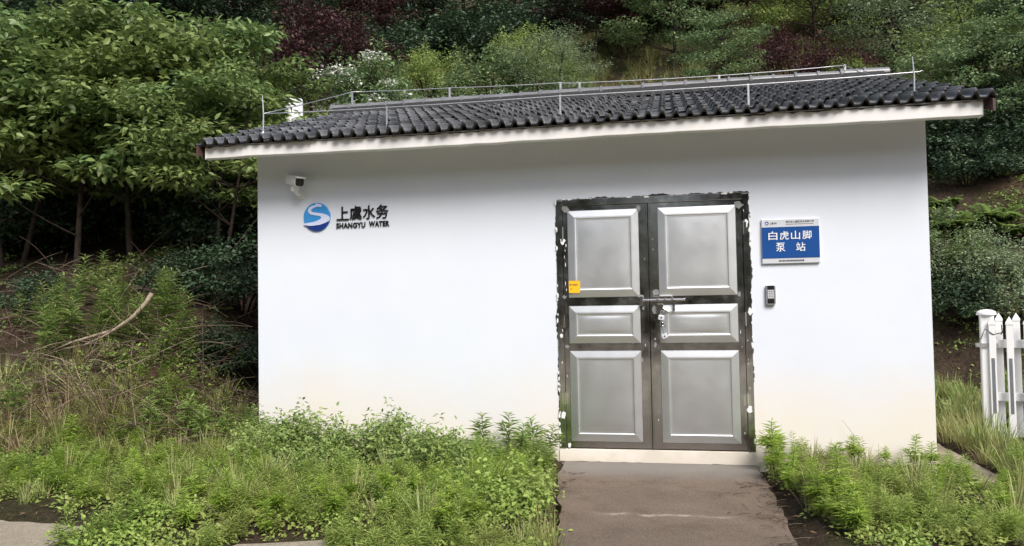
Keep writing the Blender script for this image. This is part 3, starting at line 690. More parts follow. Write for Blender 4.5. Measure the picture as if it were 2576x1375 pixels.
#@@VEG
# ------------------------------------------------------------------ plant building blocks (numpy)
def rs(seed): return np.random.default_rng(seed)
def unit(v): return v/np.maximum(np.linalg.norm(v, axis=-1, keepdims=True), 1e-9)
def np_leaves(P, D, Nn, L, Wd, fold=.25, droop=.15, hi=False):
    """folded leaves: base P, direction D, upper side Nn, length L, width Wd"""
    P, D, Nn = np.asarray(P, float), unit(np.asarray(D, float)), np.asarray(Nn, float)
    S = unit(np.cross(D, Nn)); U = np.cross(S, D)
    L = np.broadcast_to(L, len(P))[:, None]; Wd = np.broadcast_to(Wd, len(P))[:, None]
    def pt(a, b): return P+D*L*a+S*Wd*.5*b+U*(abs(b)*fold*Wd*.5-droop*L*a*a)
    n = len(P); k = np.arange(n)[:, None]
    if hi:
        V = np.stack([pt(0, 0), pt(.28, .85), pt(.62, .8), pt(1, 0), pt(.62, -.8), pt(.28, -.85), pt(.5, 0)], 1)
        T = np.array([[0, 6, 1], [1, 6, 2], [2, 6, 3], [6, 4, 3], [5, 4, 6], [0, 5, 6]])
        return V.reshape(-1, 3), (k[:, :, None]*7+T[None]).reshape(-1, 3)
    V = np.stack([pt(0, 0), pt(.42, 1), pt(1, 0), pt(.42, -1)], 1)
    T = np.array([[0, 2, 1], [0, 3, 2]])
    return V.reshape(-1, 3), (k[:, :, None]*4+T[None]).reshape(-1, 3)
def np_tube(pts, r, n=5):
    pts = np.asarray(pts, float); m = len(pts); r = np.broadcast_to(r, m)
    t = unit(np.gradient(pts, axis=0)); ref = np.array([.31, .87, .38]); a = unit(np.cross(t, ref)); b = np.cross(t, a)
    th = np.arange(n)*2*math.pi/n
    V = pts[:, None]+(a[:, None]*np.cos(th)[None, :, None]+b[:, None]*np.sin(th)[None, :, None])*r[:, None, None]
    F = []
    for i in range(m-1):
        for k in range(n):
            q0, q1, q2, q3 = i*n+k, i*n+(k+1) % n, (i+1)*n+(k+1) % n, (i+1)*n+k
            F += [(q0, q1, q2), (q0, q2, q3)]
    return V.reshape(-1, 3), np.array(F)
class Acc:
    def __init__(s): s.V = []; s.F = []; s.n = 0; s.M = []
    def add(s, VF, mi=0):
        V, F = VF
        if len(V) == 0: return
        s.V.append(V); s.F.append(F+s.n); s.n += len(V); s.M.append(np.full(len(F), mi))
    def get(s): return np.concatenate(s.V), np.concatenate(s.F), np.concatenate(s.M)
    def build(s, name, mats, parent=None):
        V, F, M_ = s.get(); return npmesh(name, V, F, mats, parent, M_)
def rdir(r, n):
    return unit(r.normal(size=(n, 3)))
def clump_leaves(acc, r, c, R, n, L, ar, flat=.35, hi=False, up=.9, mi=0, droop=.2):
    d = rdir(r, n); rr = r.random(n)**.42
    P = np.array(c)+d*rr[:, None]*np.array(R)
    D = unit(d*np.array([1, 1, .25])+r.normal(size=(n, 3))*np.array([.6, .6, flat]))
    Nn = unit(np.array([0, 0, up])+d*.35+r.normal(size=(n, 3))*.38)
    ln = L*r.uniform(.6, 1.25, n); acc.add(np_leaves(P, D, Nn, ln, ln*ar, .3, droop, hi), mi)
def bez(p0, p1, bow, n=7):
    p0, p1 = np.array(p0, float), np.array(p1, float); m = (p0+p1)/2+np.array(bow)
    t = np.linspace(0, 1, n)[:, None]; return (1-t)**2*p0+2*t*(1-t)*m+t*t*p1
def make_tree(name, label, cat, seed, H, trunk_h, R, ncl, nleaf, L, ar, lmat, layer=.30, tr=.06, hi=False, lean=(0, 0), stems=1, crown_lo=.42, cl_r=.42, group=None, top_bias=1.0, outl=1.0):
    """tapered trunk, limbs to every leaf clump, and a crown of flat leaf clumps with gaps between"""
    r = rs(seed); t = thing(name, label, cat, (0, 0, 0), 0, group)
    wood = Acc(); crown = Acc()
    zlo = H*crown_lo; top = np.array([lean[0], lean[1], H*.9])
    trunks = []
    for s_ in range(stems):
        a_ = s_*2*math.pi/max(1, stems)+r.random()
        off = np.array([math.cos(a_), math.sin(a_), 0])*(.0 if stems == 1 else .06)
        tip = top+np.array([math.cos(a_), math.sin(a_), 0])*(0 if stems == 1 else R*.45)
        path = bez(off+np.array([0, 0, -.25]), tip, r.normal(size=3)*np.array([.12, .12, 0])*H*.3, 12)
        wood.add(np_tube(path, np.linspace(tr*(1 if stems == 1 else .7), tr*.16, 12), 7), 0); trunks.append(path)
    for i in range(ncl):
        f = (i+.5)/ncl; zz = zlo+(H-zlo)*f**.9
        env = R*math.sqrt(max(.06, 1-(max(0, f-.35)/.68)**2))*(.75+.25*min(1, f*4))
        a_ = i*2.39996+r.normal()*.35; rad_ = env*(.25+.75*r.random()**.6)
        path = trunks[i % len(trunks)]
        cx = lean[0]*f+rad_*math.cos(a_); cy_ = lean[1]*f+rad_*math.sin(a_)
        c = np.array([cx, cy_, zz+r.normal()*.05*H])
        zs = min(H*.85, max(trunk_h*.8, c[2]-rad_*.55)); j = int(np.argmin(abs(path[:, 2]-zs)))
        wood.add(np_tube(bez(path[j], c, (0, 0, -.08*rad_), 6), np.linspace(tr*.32, tr*.07, 6), 5), 0)
        s_ = cl_r*R*r.uniform(.7, 1.25)
        for q_ in range(4):                        # twigs fanning inside the clump
            e = c+rdir(r, 1)[0]*np.array([s_, s_, s_*layer])*.8
            wood.add(np_tube(bez(c-(c-path[j])*.15, e, (0, 0, .03), 4), np.linspace(tr*.08, tr*.03, 4), 3), 0)
        clump_leaves(crown, r, c, (s_*outl, s_*outl, s_*layer), int(nleaf/ncl*r.uniform(.7, 1.3)), L, ar, hi=hi)
        if r.random() < .7:                        # sprays that stick out of the outline
            e = c+np.array([math.cos(a_), math.sin(a_), .25])*s_*.9
            clump_leaves(crown, r, e, (s_*.45, s_*.45, s_*layer*.6), int(nleaf/ncl*.18), L, ar, hi=hi)
    wood.build('trunk', MBARK, t); crown.build('crown', lmat, t); return t
def make_shrub(name, label, cat, seed, H, R, ncl, nleaf, L, ar, lmat, layer=.7, cl_r=.4, group=None, smat=None, petals=0, droop=.2, up=.8):
    r = rs(seed); t = thing(name, label, cat, (0, 0, 0), 0, group); wood = Acc(); crown = Acc(); pet = Acc()
    for i in range(ncl):
        a_ = i*2.39996+r.normal()*.3; f = r.random()
        rr = R*(.15+.8*math.sqrt(r.random())); z = H*(.18+.72*f)*(1-.45*(rr/R)**2)
        c = np.array([rr*math.cos(a_), rr*math.sin(a_), z])
        wood.add(np_tube(bez((c[0]*.15, c[1]*.15, -.12), c, (0, 0, .15*H), 6), np.linspace(.014, .004, 6)*max(.6, H), 4), 0)
        s_ = cl_r*R*r.uniform(.65, 1.25)
        clump_leaves(crown, r, c, (s_, s_, s_*layer), int(nleaf/ncl*r.uniform(.7, 1.3)), L, ar, up=up, droop=droop)
        if petals and c[1] < .2*R: clump_leaves(pet, r, c+np.array([0, -s_*.35, s_*layer*.55]), (s_*.75, s_*.5, s_*layer*.4), petals, L*.75, .8)
        if r.random() < .6:
            e = c+np.array([.3*math.cos(a_), .3*math.sin(a_), .9])*s_
            clump_leaves(crown, r, e, (s_*.3, s_*.3, s_*.55), int(nleaf/ncl*.15), L, ar, up=up)
    wood.build('stems', smat or MBARK, t); crown.build('foliage', lmat, t)
    if petals: pet.build('blossom', L_WHITE, t)
    return t
# templates of small plants: (V, F) for leaves and for stems
def t_weed(r, h, nl=46, L=.075, ar=.17, rise=.55, branches=0):
    le = Acc(); st_ = Acc(); bend = r.normal(size=2)*.10*h
    stalks = [(np.zeros(3), np.array([bend[0], bend[1], h]), nl)]
    for b in range(branches):
        z0 = h*r.uniform(.15, .55); a_ = r.random()*6.28; s_ = h*r.uniform(.3, .5)
        p = np.array([bend[0]*(z0/h)**2, bend[1]*(z0/h)**2, z0]); stalks.append((p, p+np.array([math.cos(a_)*.55, math.sin(a_)*.55, .8])*s_, nl//2))
    for p0, p1, n in stalks:
        path = bez(p0, p1, (0, 0, .04*h), 6); st_.add(np_tube(path, np.linspace(.0045, .002, 6)*(.7+h), 4))
        f = .12+.88*(np.arange(n)+.5)/n; f = f**.85
        P = np.stack([np.interp(f, np.linspace(0, 1, 6), path[:, k]) for k in range(3)], 1)
        az = np.arange(n)*2.39996+r.normal(size=n)*.2
        ri = rise*(.35+1.1*f)+r.normal(size=n)*.15
        D = np.stack([np.cos(az), np.sin(az), ri], 1)
        ln = L*(1.15-.55*np.abs(f-.55))*r.uniform(.75, 1.2, n)*np.where(f > .9, .75, 1)
        le.add(np_leaves(P, D, np.stack([-np.cos(az)*.5, -np.sin(az)*.5, np.ones(n)], 1), ln, ln*ar, .3, .30))
    return le.get()[:2], st_.get()[:2]
def t_tuft(r, n=36, h=.3, w=.007, spread=.45, arch=.5):
    az = r.random(n)*6.28; s_ = spread*r.random(n); hh = h*r.uniform(.55, 1.15, n)
    dx = np.stack([np.cos(az), np.sin(az), np.zeros(n)], 1); up = np.array([0, 0, 1.])
    side = np.stack([-np.sin(az), np.cos(az), np.zeros(n)], 1); base = dx*(r.random(n)*.06)[:, None]
    V = []
    for k, (f, ww) in enumerate(((0, 1), (.4, .9), (.75, .6), (1, 0))):
        p = base+dx*(hh*(s_*f+arch*f*f*s_*1.2))[:, None]+up*(hh*(f-arch*.55*f*f*f*(s_/spread)))[:, None]
        if k < 3: V += [p-side*w*ww*.5, p+side*w*ww*.5]
        else: V += [p]
    V = np.stack(V, 1); kk = np.arange(n)[:, None, None]*7
    T = np.array([[0, 1, 3], [0, 3, 2], [2, 3, 5], [2, 5, 4], [4, 5, 6]]); return V.reshape(-1, 3), (kk+T[None]).reshape(-1, 3)
def t_herb(r, n=26, R=.09, h=.10, L=.04, ar=.6):
    d = rdir(r, n); d[:, 2] = abs(d[:, 2]); P = d*np.array([R, R, h])*(r.random(n)**.4)[:, None]
    D = unit(d*np.array([1, 1, .2])+r.normal(size=(n, 3))*.4); ln = L*r.uniform(.6, 1.2, n)
    return np_leaves(P, D, unit(np.array([0, 0, 1])+r.normal(size=(n, 3))*.35), ln, ln*ar, .25, .15)
def t_frond(r, L=.6, w=.16, n=22, arch=.6):
    a = Acc(); t = np.linspace(.12, 1, n); x = L*t*(.85-.1*t); z = L*(.75*t-arch*t*t)
    for sgn in (-1, 1):
        P = np.stack([x, np.zeros(n), z], 1); ln = w*np.sin(np.clip(t, .12, 1)*math.pi*.86+.32).clip(.12)*r.uniform(.85, 1.1, n)
        D = np.stack([np.full(n, .45), np.full(n, sgn*1.), np.full(n, -.12)], 1)
        a.add(np_leaves(P, D, np.tile([0.2, 0, 1.], (n, 1)), ln, ln*.30, .1, .2))
    V, F, _ = a.get(); V2, F2 = np_tube(np.stack([x, 0*x, z], 1), .003, 3)
    return np.concatenate([V, V2]), np.concatenate([F, F2+len(V)])
def place(tmpl, pts, r, smin=.7, smax=1.25, tilt=.12):
    """many plants of one stuff as one mesh"""
    a = Acc()
    for (x, y, z) in pts:
        V, F = tmpl[r.integers(len(tmpl))]; s_ = r.uniform(smin, smax); th = r.random()*6.28; c, sn = math.cos(th), math.sin(th)
        R = np.array([[c, -sn, 0], [sn, c, 0], [0, 0, 1]]); sh = r.normal(size=2)*tilt
        W = (V*s_)@R.T; W[:, 0] += W[:, 2]*sh[0]; W[:, 1] += W[:, 2]*sh[1]
        a.add((W+np.array([x, y, z]), F))
    return a
def region_pts(r, n, x0, x1, y0, y1, ok=None, off=-.01):
    out = []
    while len(out) < n:
        x, y = r.uniform(x0, x1), r.uniform(y0, y1)
        if ok is None or ok(x, y): out.append((x, y, hgt(x, y)+off))
    return out
def nz(x, y, s, o=0): return noise.noise(Vector((x*s, y*s, o)))
r0 = rs(77)
# ------------------------------------------------------------------ trees left of the house
kinds = []
tA = make_tree('broadleaf_tree', 'x', 'tree', 101, 3.3, .9, 1.45, 26, 7600, .135, .52, L_BIG, layer=.26, tr=.055, hi=True, lean=(.15, -.2), crown_lo=.36)
tB = make_tree('broadleaf_tree', 'x', 'tree', 102, 3.6, 1.0, 1.35, 26, 7200, .13, .50, L_BIG, layer=.28, tr=.06, hi=True, lean=(-.1, -.25), stems=2, crown_lo=.34)
def put(root, first, px, Y, label, rz=0, s=1.0, group=None, dz=-.03, X=None, tilt=(0, 0)):
    x = gx(px, Y) if X is None else X; loc = (x, Y, hgt(x, Y)+dz)
    if first: root.location = loc; root.rotation_euler = (tilt[0], tilt[1], rz); root.scale = (s, s, s); root['label'] = label; o = root
    else: o = dup(root, loc, rz, s, label, None, tilt)
    if group: o['group'] = group
    return o
put(tA, True, 335, 2.9, 'broad-leaved tree with a dark trunk leaning right above the red soil, left of the house', .3, 1.0)
put(tB, True, 485, 3.3, 'broad-leaved tree nearest the left wall of the house, its trunk straight and dark', 1.2, .98)
put(tA, False, 190, 2.6, 'broad-leaved tree second from the left edge, trunk half hidden in weeds', 2.4, 1.02)
put(tB, False, 545, 2.3, 'broad-leaved tree with low shaded branches close beside the left wall of the house', 2.0, .78)
put(tB, False, 30, 2.7, 'broad-leaved tree at the far left edge with bare twigs low on its trunk', 3.0, 1.05)
put(tB, False, 600, 4.9, 'broad-leaved tree reaching over the left end of the roof with pale green tips', 4.1, .85)
put(tB, False, 280, 5.2, 'taller broad-leaved tree behind the front row, filling the upper left', 5.0, 1.0)
put(tA, False, 60, 5.0, 'taller broad-leaved tree at the upper left corner behind the front row', 5.9, 1.05)
# ------------------------------------------------------------------ trees and shrubs on the hillside
pl1 = make_tree('plum_tree', 'x', 'tree', 111, 3.0, .8, 1.5, 26, 8000, .095, .5, L_RED, layer=.24, tr=.05, stems=3, crown_lo=.42)
pl2 = make_tree('plum_tree', 'x', 'tree', 112, 2.7, .9, 1.35, 24, 7000, .09, .5, L_RED, layer=.22, tr=.045, crown_lo=.48)
dk1 = make_tree('dark_tree', 'x', 'tree', 121, 5.0, 1.3, 1.9, 34, 10000, .13, .5, L_DARK, layer=.30, tr=.09, crown_lo=.30)
dk2 = make_tree('dark_tree', 'x', 'tree', 122, 5.6, 1.6, 1.7, 34, 9500, .13, .5, L_DARK, layer=.34, tr=.10, stems=2, crown_lo=.34)
gr1 = make_tree('layered_tree', 'x', 'tree', 131, 2.6, .6, 1.35, 26, 9000, .085, .45, L_MID, layer=.20, tr=.05, crown_lo=.28)
br1 = make_tree('bright_tree', 'x', 'tree', 132, 2.6, .5, 1.5, 30, 11000, .08, .42, L_BRI, layer=.34, tr=.05, stems=2, crown_lo=.25)
gy1 = make_tree('feathery_tree', 'x', 'tree', 133, 2.7, .5, 1.45, 30, 12000, .075, .36, L_GREY, layer=.32, tr=.05, stems=3, crown_lo=.2)
def hill(root, lst):
    for i, (px, Y, s, rz, lab) in enumerate(lst): put(root, i == 0, px, Y, lab, rz, s)
hill(pl1, [(800, 10.6, 1.0, .4, 'dark red-leaved tree with several stems, above the left end of the ridge'),
           (1960, 15.5, 1.35, 2.0, 'large dark purple-leaved tree at the top edge, left of the bright yellow-green tree')])
hill(pl2, [(1508, 14.2, 1.0, .2, 'small dark red-leaved tree with a forked trunk on the grassy clearing'),
           (1592, 14.9, 1.05, 1.9, 'dark red-leaved tree with one thin trunk, right of the forked one'),
           (900, 15.5, 1.15, 3.3, 'reddish-leaved tree at the top edge, right of the many-stemmed red tree'),
           (1815, 16.5, 1.2, 4.4, 'dark red-leaved tree at the top edge above the layered green trees')])
hill(gr1, [(1705, 13.2, 1.12, .3, 'green tree with flat layered branches in the upper middle of the hillside'),
           (1830, 10.6, .72, 2.1, 'low layered green tree just above the ridge, right of the tall layered one'),
           (2470, 7.0, .8, 4.0, 'small dark green tree drooping below the right eave corner')])
hill(br1, [(2075, 14.4, 1.12, .5, 'bright yellow-green bushy tree at the upper right of the hillside'),
           (2540, 8.4, .95, 2.6, 'light green bushy tree at the right edge above the roof corner')])
hill(gy1, [(2290, 12.2, 1.05, .9, 'grey-green feathery tree left of the right lightning rod top'),
           (2480, 12.6, 1.05, 3.1, 'grey-green feathery tree at the upper right corner'),
           (1400, 10.9, .70, 4.6, 'grey-green feathery tree in the middle, above the centre of the ridge')])
dk = [(700, 13), (820, 18), (960, 19.5), (1080, 17), (1180, 18.2), (1290, 19), (1390, 17.6), (1500, 21), (1640, 20), (1760, 21), (1900, 20), (2020, 20), (2180, 18.5), (2320, 17.2), (2450, 17), (2570, 16), (560, 11), (420, 10), (240, 10), (60, 9.6), (-90, 8.5), (-40, 13), (130, 14), (-200, 11)]
for i, (px, Y) in enumerate(dk):
    put(dk1 if i % 2 == 0 else dk2, i < 2, px, Y, 'dark leafy tree in the shaded wood along the top of the hillside', i*1.7, .85+.25*((i*37) % 10)/10, 'dark trees in the wood at the top of the hillside')
put(dk1, False, 2620, 7.6, 'dark tree at the right edge beneath the light green bushy tree', 2.2, .55)
# shrubs
sh1 = make_shrub('shrub', 'x', 'shrub', 141, 1.5, .95, 26, 7000, .075, .55, L_MID, .6)
sh2 = make_shrub('shrub', 'x', 'shrub', 142, 1.7, .85, 26, 7000, .07, .42, L_BRI, .75)
sh3 = make_shrub('shrub', 'x', 'shrub', 143, 1.2, 1.0, 24, 7000, .065, .5, L_GREY, .55)
sh4 = make_shrub('flowering_shrub', 'dark shrub with sprays of white blossom above the left part of the ridge', 'shrub', 144, 1.7, .9, 24, 5000, .08, .5, L_MID, .6, petals=70)
sh5 = make_shrub('purple_shrub', 'x', 'shrub', 145, 1.3, 1.0, 24, 7000, .06, .5, L_RED, .55)
hill(sh1, [(985, 11.2, 1.05, .3, 'mid-green rounded shrub right of the white-flowering shrub'),
           (1240, 11.6, 1.15, 1.2, 'mid-green rounded shrub in the middle of the hillside, left of the pale feathery tree'),
           (1180, 10.2, .8, 2.6, 'mid-green low shrub just above the ridge, between two lightning posts'),
           (880, 9.6, .8, 4.0, 'mid-green low shrub above the left ridge post'),
           (2375, 4.7, .60, 5.2, 'dark green shrub against the right wall corner, halfway up'),
           (700, 8.6, .9, 1.0, 'mid-green shrub left of the white octagonal column'),
           (1690, 10.4, .55, 3.6, 'small mid-green shrub under the layered tree trunk')])
hill(sh2, [(1085, 12.6, .95, .1, 'bright yellow-green shrub standing tall in the left middle of the hillside'),
           (1340, 12.2, 1.15, 1.8, 'bright green shrub, the tallest and palest in the middle of the hillside'),
           (1440, 11.4, .7, 3.2, 'bright green shrub at the left end of the grassy clearing'),
           (950, 12.9, .8, 4.2, 'bright yellow-green shrub above the white blossom'),
           (2150, 10.6, .6, 2.2, 'bright green shrub just above the right end of the ridge')])
hill(sh3, [(1060, 10.0, .85, .7, 'grey-green low shrub above the second ridge post'),
           (1300, 10.1, .8, 1.5, 'grey-green low shrub just above the middle of the ridge'),
           (2390, 9.6, .9, 2.8, 'grey-green spreading shrub right of the right lightning rod'),
           (2440, 4.6, .62, 3.5, 'grey-green shrub behind the fence post at the foot of the bank'),
           (2560, 4.3, .75, 4.8, 'grey-green shrub behind the pickets at the right edge')])
us = make_shrub('understory_shrub', 'x', 'shrub', 146, 1.5, 1.0, 24, 5200, .10, .5, L_DARK, .6)
for i, (px, Y, s_, lab) in enumerate([(590, 3.7, .95, 'dark shrub in the shade against the left wall of the house'), (560, 5.2, 1.25, 'dark shrub high behind the trunks beside the house'),
        (410, 5.4, 1.1, 'dark shrub between the two straight dark trunks'), (250, 4.6, 1.2, 'dark shrub behind the leaning trunk on the left bank'), (110, 4.2, 1.2, 'dark shrub in the shade second from the left edge'),
        (0, 4.0, 1.2, 'dark shrub in the shade at the left edge'), (180, 6.4, 1.5, 'dark shrub deepest in the shade of the left trees'), (610, 2.1, .7, 'small dark shrub low beside the left wall edge'),
        (570, 1.3, .42, 'small dark shrub on the bank just left of the wall, among red-brown twigs'), (450, 1.9, .45, 'small dark shrub on the bank below the leaning tree trunk'), (110, 1.7, .45, 'small dark shrub on the bank left of the dead branch'),
        (2370, 6.6, .8, 'dark shrub on the slope just right of the wall under the eave'), (2540, 6.8, .9, 'dark shrub on the slope at the right edge above the ferns'), (2440, 6.1, .6, 'dark shrub on the bare red slope above the fern clumps'), (2540, 6.2, .55, 'dark shrub above the ferns at the right edge of the picture'), (2400, 4.2, .55, 'dark shrub at the foot of the right bank beside the wall')]):
    put(us, i == 0, px, Y, lab, i*2.1, s_)
for i, (px, Y) in enumerate([(930, 16.5), (1010, 15.2), (1090, 17.5), (1170, 15.8), (1260, 16.4), (1340, 15), (1430, 17.8), (1560, 18.5), (1650, 16.5), (1750, 18), (2230, 16), (2400, 15)]):
    put(us, False, px, Y, 'dark shrub among the tree trunks along the top of the hillside', i*1.4, 1.1+.3*(i % 3)/2, 'dark shrubs among the trunks at the top of the hillside')
put(sh4, True, 915, 9.9, 'dark shrub with sprays of white blossom above the left part of the ridge', 0, 1.2)
hill(sh5, [(2010, 11.8, 1.2, .4, 'purple-brown bush above the right part of the ridge'),
           (2110, 11.2, .9, 2.2, 'purple-brown low bush beside the last ridge post'),
           (1900, 13.4, 1.0, 3.9, 'purple-brown bush behind the low layered tree')])
# ferns at the right
def make_fern(label, seed, nf, L):
    r = rs(seed); t = thing('fern', label, 'fern'); a = Acc()
    for i in range(nf):
        V, F = t_frond(r, L*r.uniform(.7, 1.15), L*.3, 20, r.uniform(.35, .75)); th = i*2.4+r.normal()*.2
        c, sn = math.cos(th), math.sin(th); a.add((V@np.array([[c, -sn, 0], [sn, c, 0], [0, 0, 1]]).T, F))
    a.build('fronds', L_FERN, t); return t
fe = make_fern('x', 151, 26, .46)
for i, (px, Y, zdisp, s, lab) in enumerate([(2410, 5.15, 0, 1.0, 'bright fern clump nearest the right wall corner'), (2490, 5.3, 0, 1.25, 'largest bright fern clump on the cut bank at the right'),
        (2570, 5.1, 0, 1.1, 'bright fern clump at the right edge of the bank'), (2450, 4.85, 0, .9, 'small fern clump lowest on the right bank'), (2375, 5.6, 0, .8, 'small fern clump highest on the right bank'),
        (1200, 9.0, 0, .9, 'fern clump behind the ridge in the middle'), (1130, 8.9, 0, .8, 'fern clump behind the ridge beside the second ridge post')]):
    put(fe, i == 0, px, Y, lab, i*1.3, s)
# ------------------------------------------------------------------ ground cover, grass, dry stems (too many to count)
def vis_bed_left(x, y):                                   # in front of the house, left of the path
    if x > -.14+.07*nz(0, y, 2, 3)+.17*max(0, -y-.55): return False
    edge = -2.44+.12*nz(x, 0, 1.5, 9)
    if -2.92 < x < -1.78 or -1.15 < x: edge -= .55
    if x < -2.95: edge = -2.36
    return edge < y < (-.03 if x > -3.2 else 1.2) and not (x < -2.75 and y < -2.16+.16*nz(x, y, 2))
def vis_bed_right(x, y):
    return 1.66+.14*max(0, -y-.6)+.08*nz(0, y, 2, 5) < x and -2.5 < y < -.04 and not (3.02 < x < 3.45 and y > -.62) 
tw = [t_weed(r0, h, 40, .06, .16, .55, 1) for h in (.20, .26, .32)]
tufts = [t_tuft(r0, 30, h, .006, .5, .5) for h in (.18, .24, .30)]
herbs = [t_herb(r0, 26, .08, .09, .034, .6) for _ in range(4)]
# low leafy carpet
pts = [p for p in region_pts(r0, 1500, -5.5, .35, -3.0, 1.0, vis_bed_left) if nz(p[0], p[1], 1.3, 4) > -.28]
pts += [p for p in region_pts(r0, 900, 1.5, 5.0, -2.5, 0, vis_bed_right) if nz(p[0], p[1], 1.3, 4) > -.22]
pts += region_pts(r0, 300, -3.3, .3, -3.0, -2.1, lambda x, y: x < .2 and not (x < -2.95 and y < -2.4) and not (-1.75 < x < -1.15 and y < -2.55))
tag(place(herbs, pts, r0).build('ground_cover', L_WEED), 'low leafy ground cover in the beds before the house', 'ground cover', kind='stuff')
# soft young weeds of the beds, all in one mass
wl = [t[0] for t in tw]
pts = [p for p in region_pts(r0, 1700, -5.0, .35, -3.0, .6, vis_bed_left) if nz(p[0], p[1], 1.1, 6) > -.15]
pts += [p for p in region_pts(r0, 900, 1.5, 5.0, -2.5, 0, vis_bed_right) if nz(p[0], p[1], 1.2, 6) > -.12]
tag(place(wl, pts, r0, .45, .95).build('young_weeds', L_WEED), 'mass of young feathery weeds covering both beds', 'weeds', kind='stuff')
pts = [p for p in region_pts(r0, 520, -6.2, .3, -3.0, 1.6, lambda x, y: (vis_bed_left(x, y) or (x < -3.5 and -2.2 < y < -.75))) if nz(p[0], p[1], .9, 11) > -.05]
pts += [p for p in region_pts(r0, 260, 1.5, 5, -2.5, 0, vis_bed_right) if nz(p[0], p[1], 1.5, 2) > 0]
pts += region_pts(r0, 420, 3.45, 6.2, -.6, 3.4, lambda x, y: x > 3.42+.08*nz(0, y, 2) and (x < 3.95 or y > 1.65 or y < .8))
tag(place(tufts, pts, r0, .6, 1.3).build('grass', L_GRASS), 'green grass between the weeds and beside the fence', 'grass', kind='stuff')
tall = [t_tuft(r0, 30, h, .010, .45, .75) for h in (.30, .38)]
pts = region_pts(r0, 75, 3.5, 6.0, -.1, 3.6, lambda x, y: x > 3.55 and (x < 3.95 or y > 1.75 or y < .2))
tag(place(tall, pts, r0, .7, 1.25).build('tall_grass', L_LUSH), 'tall arching grass around the foot of the white fence', 'grass', kind='stuff')
# dry grass and brush on the left bank
dryt = [t_tuft(r0, 26, h, .009, .8, .95) for h in (.38, .5, .62)]
pts = [p for p in region_pts(r0, 60, -7.5, -4.2, -1.2, -.2) if nz(p[0], p[1], .8, 21) > -.1]
tag(place(dryt, pts, r0, .6, 1.1, .25).build('dry_grass', L_DRY), 'bleached dry grass bending over the bank left of the house', 'dry grass', kind='stuff')
a = Acc()
for i in range(980):
    x, y = r0.uniform(-8, -3.45), r0.uniform(-.9, 2.2)
    if r0.random() < .25: x, y = r0.uniform(-5.2, -3.3), r0.uniform(-.5, 1.4)
    z = hgt(x, y)+r0.uniform(.0, .34); L = r0.uniform(.35, 1.1); th = r0.random()*6.28; d = np.array([math.cos(th), math.sin(th)*.6, r0.normal()*.35])
    a.add(np_tube(bez((x, y, z), np.array([x, y, z])+d*L, (0, 0, r0.uniform(0, .2)), 6), np.linspace(.0045, .0015, 6)*r0.uniform(.6, 1.6), 3), int(r0.random() < .68))
for i in range(240):                                       # dead stalks standing among the weeds of the beds
    x, y = (r0.uniform(-4.5, .0), r0.uniform(-2.6, -.1)) if i % 3 else (r0.uniform(1.75, 4.2), r0.uniform(-2.3, -.1))
    if not (vis_bed_left(x, y) or vis_bed_right(x, y)): continue
    z = hgt(x, y); th = r0.random()*6.28; L = r0.uniform(.12, .42); up_ = r0.uniform(.1, 1.0)
    a.add(np_tube(bez((x, y, z), np.array([x+math.cos(th)*L*.6, y+math.sin(th)*L*.6, z+L*up_]), (0, 0, .05), 5), np.linspace(.0028, .001, 5), 3), int(r0.random() < .4))
tag(a.build('dry_brush', [MTWIG, MREDTW]), 'tangle of dry stems and twigs on the bank left of the house', 'dry brush', kind='stuff')
# herbs over the bank and the hillside
bank = [t_herb(r0, 30, .16, .14, .06, .5) for _ in range(4)]
pts = [p for p in region_pts(r0, 1000, -11, -3.4, -.1, 5.0) if nz(p[0], p[1], .7, 31) > .0]
pts += [p for p in region_pts(r0, 700, 3.4, 8, 2.5, 8.5) if nz(p[0], p[1], .9, 33) > -.15]
pts += [p for p in region_pts(r0, 3400, -10, 11, 7.0, 22) if nz(p[0], p[1], .6, 35) > -.2]
tag(place(bank, pts, r0, .6, 1.4).build('hillside_herbs', L_LUSH), 'low green herbs scattered over the banks and the hillside', 'ground cover', kind='stuff')
pts = [p for p in region_pts(r0, 2200, -8, 9, 9.0, 22) if nz(p[0], p[1], .5, 41) > -.1]
tag(place(tufts+dryt, pts, r0, .6, 1.2).build('hillside_grass', L_GRASS), 'rough grass on the hillside between the trees', 'grass', kind='stuff')
# litter
n = 5200; P = np.array(region_pts(r0, n, -8, 5.5, -2.6, 4.5, lambda x, y: not (-.05 < x < 1.55 and y > -2.4) and not (-3.1 < x < 3.05 and y > -.0) and not (x > 3.0 and y < -2.4), .008))
az = r0.random(n)*6.28; D = np.stack([np.cos(az), np.sin(az), r0.normal(size=n)*.2], 1)
tag(npmesh('leaf_litter', *np_leaves(P, D, np.tile([0, 0, 1.], (n, 1))+r0.normal(size=(n, 3))*.3, r0.uniform(.02, .06, n), r0.uniform(.008, .022, n), .3, .2), L_LITT), 'dead leaf litter and bits on the bare soil', 'leaf litter', kind='stuff')
n = 170; a = Acc()
for i in range(n):                                        # straw along both edges of the path
    sd = r0.random() < .7; y = r0.uniform(-2.5, -.5); x = (1.60+.0*y-abs(r0.normal())*.12) if sd else (-.02+abs(r0.normal())*.05)
    th = r0.normal()*1.2; L = r0.uniform(.03, .15); p = np.array([x, y, .006]); a.add(np_tube(bez(p, p+np.array([math.cos(th)*L, math.sin(th)*L, r0.uniform(0, .015)]), (0, 0, .01), 4), .0018, 3), int(r0.random() < .5))
tag(a.build('straw', [MTWIG, MREDTW]), 'bits of straw and twig along the edges of the path', 'straw', kind='stuff')
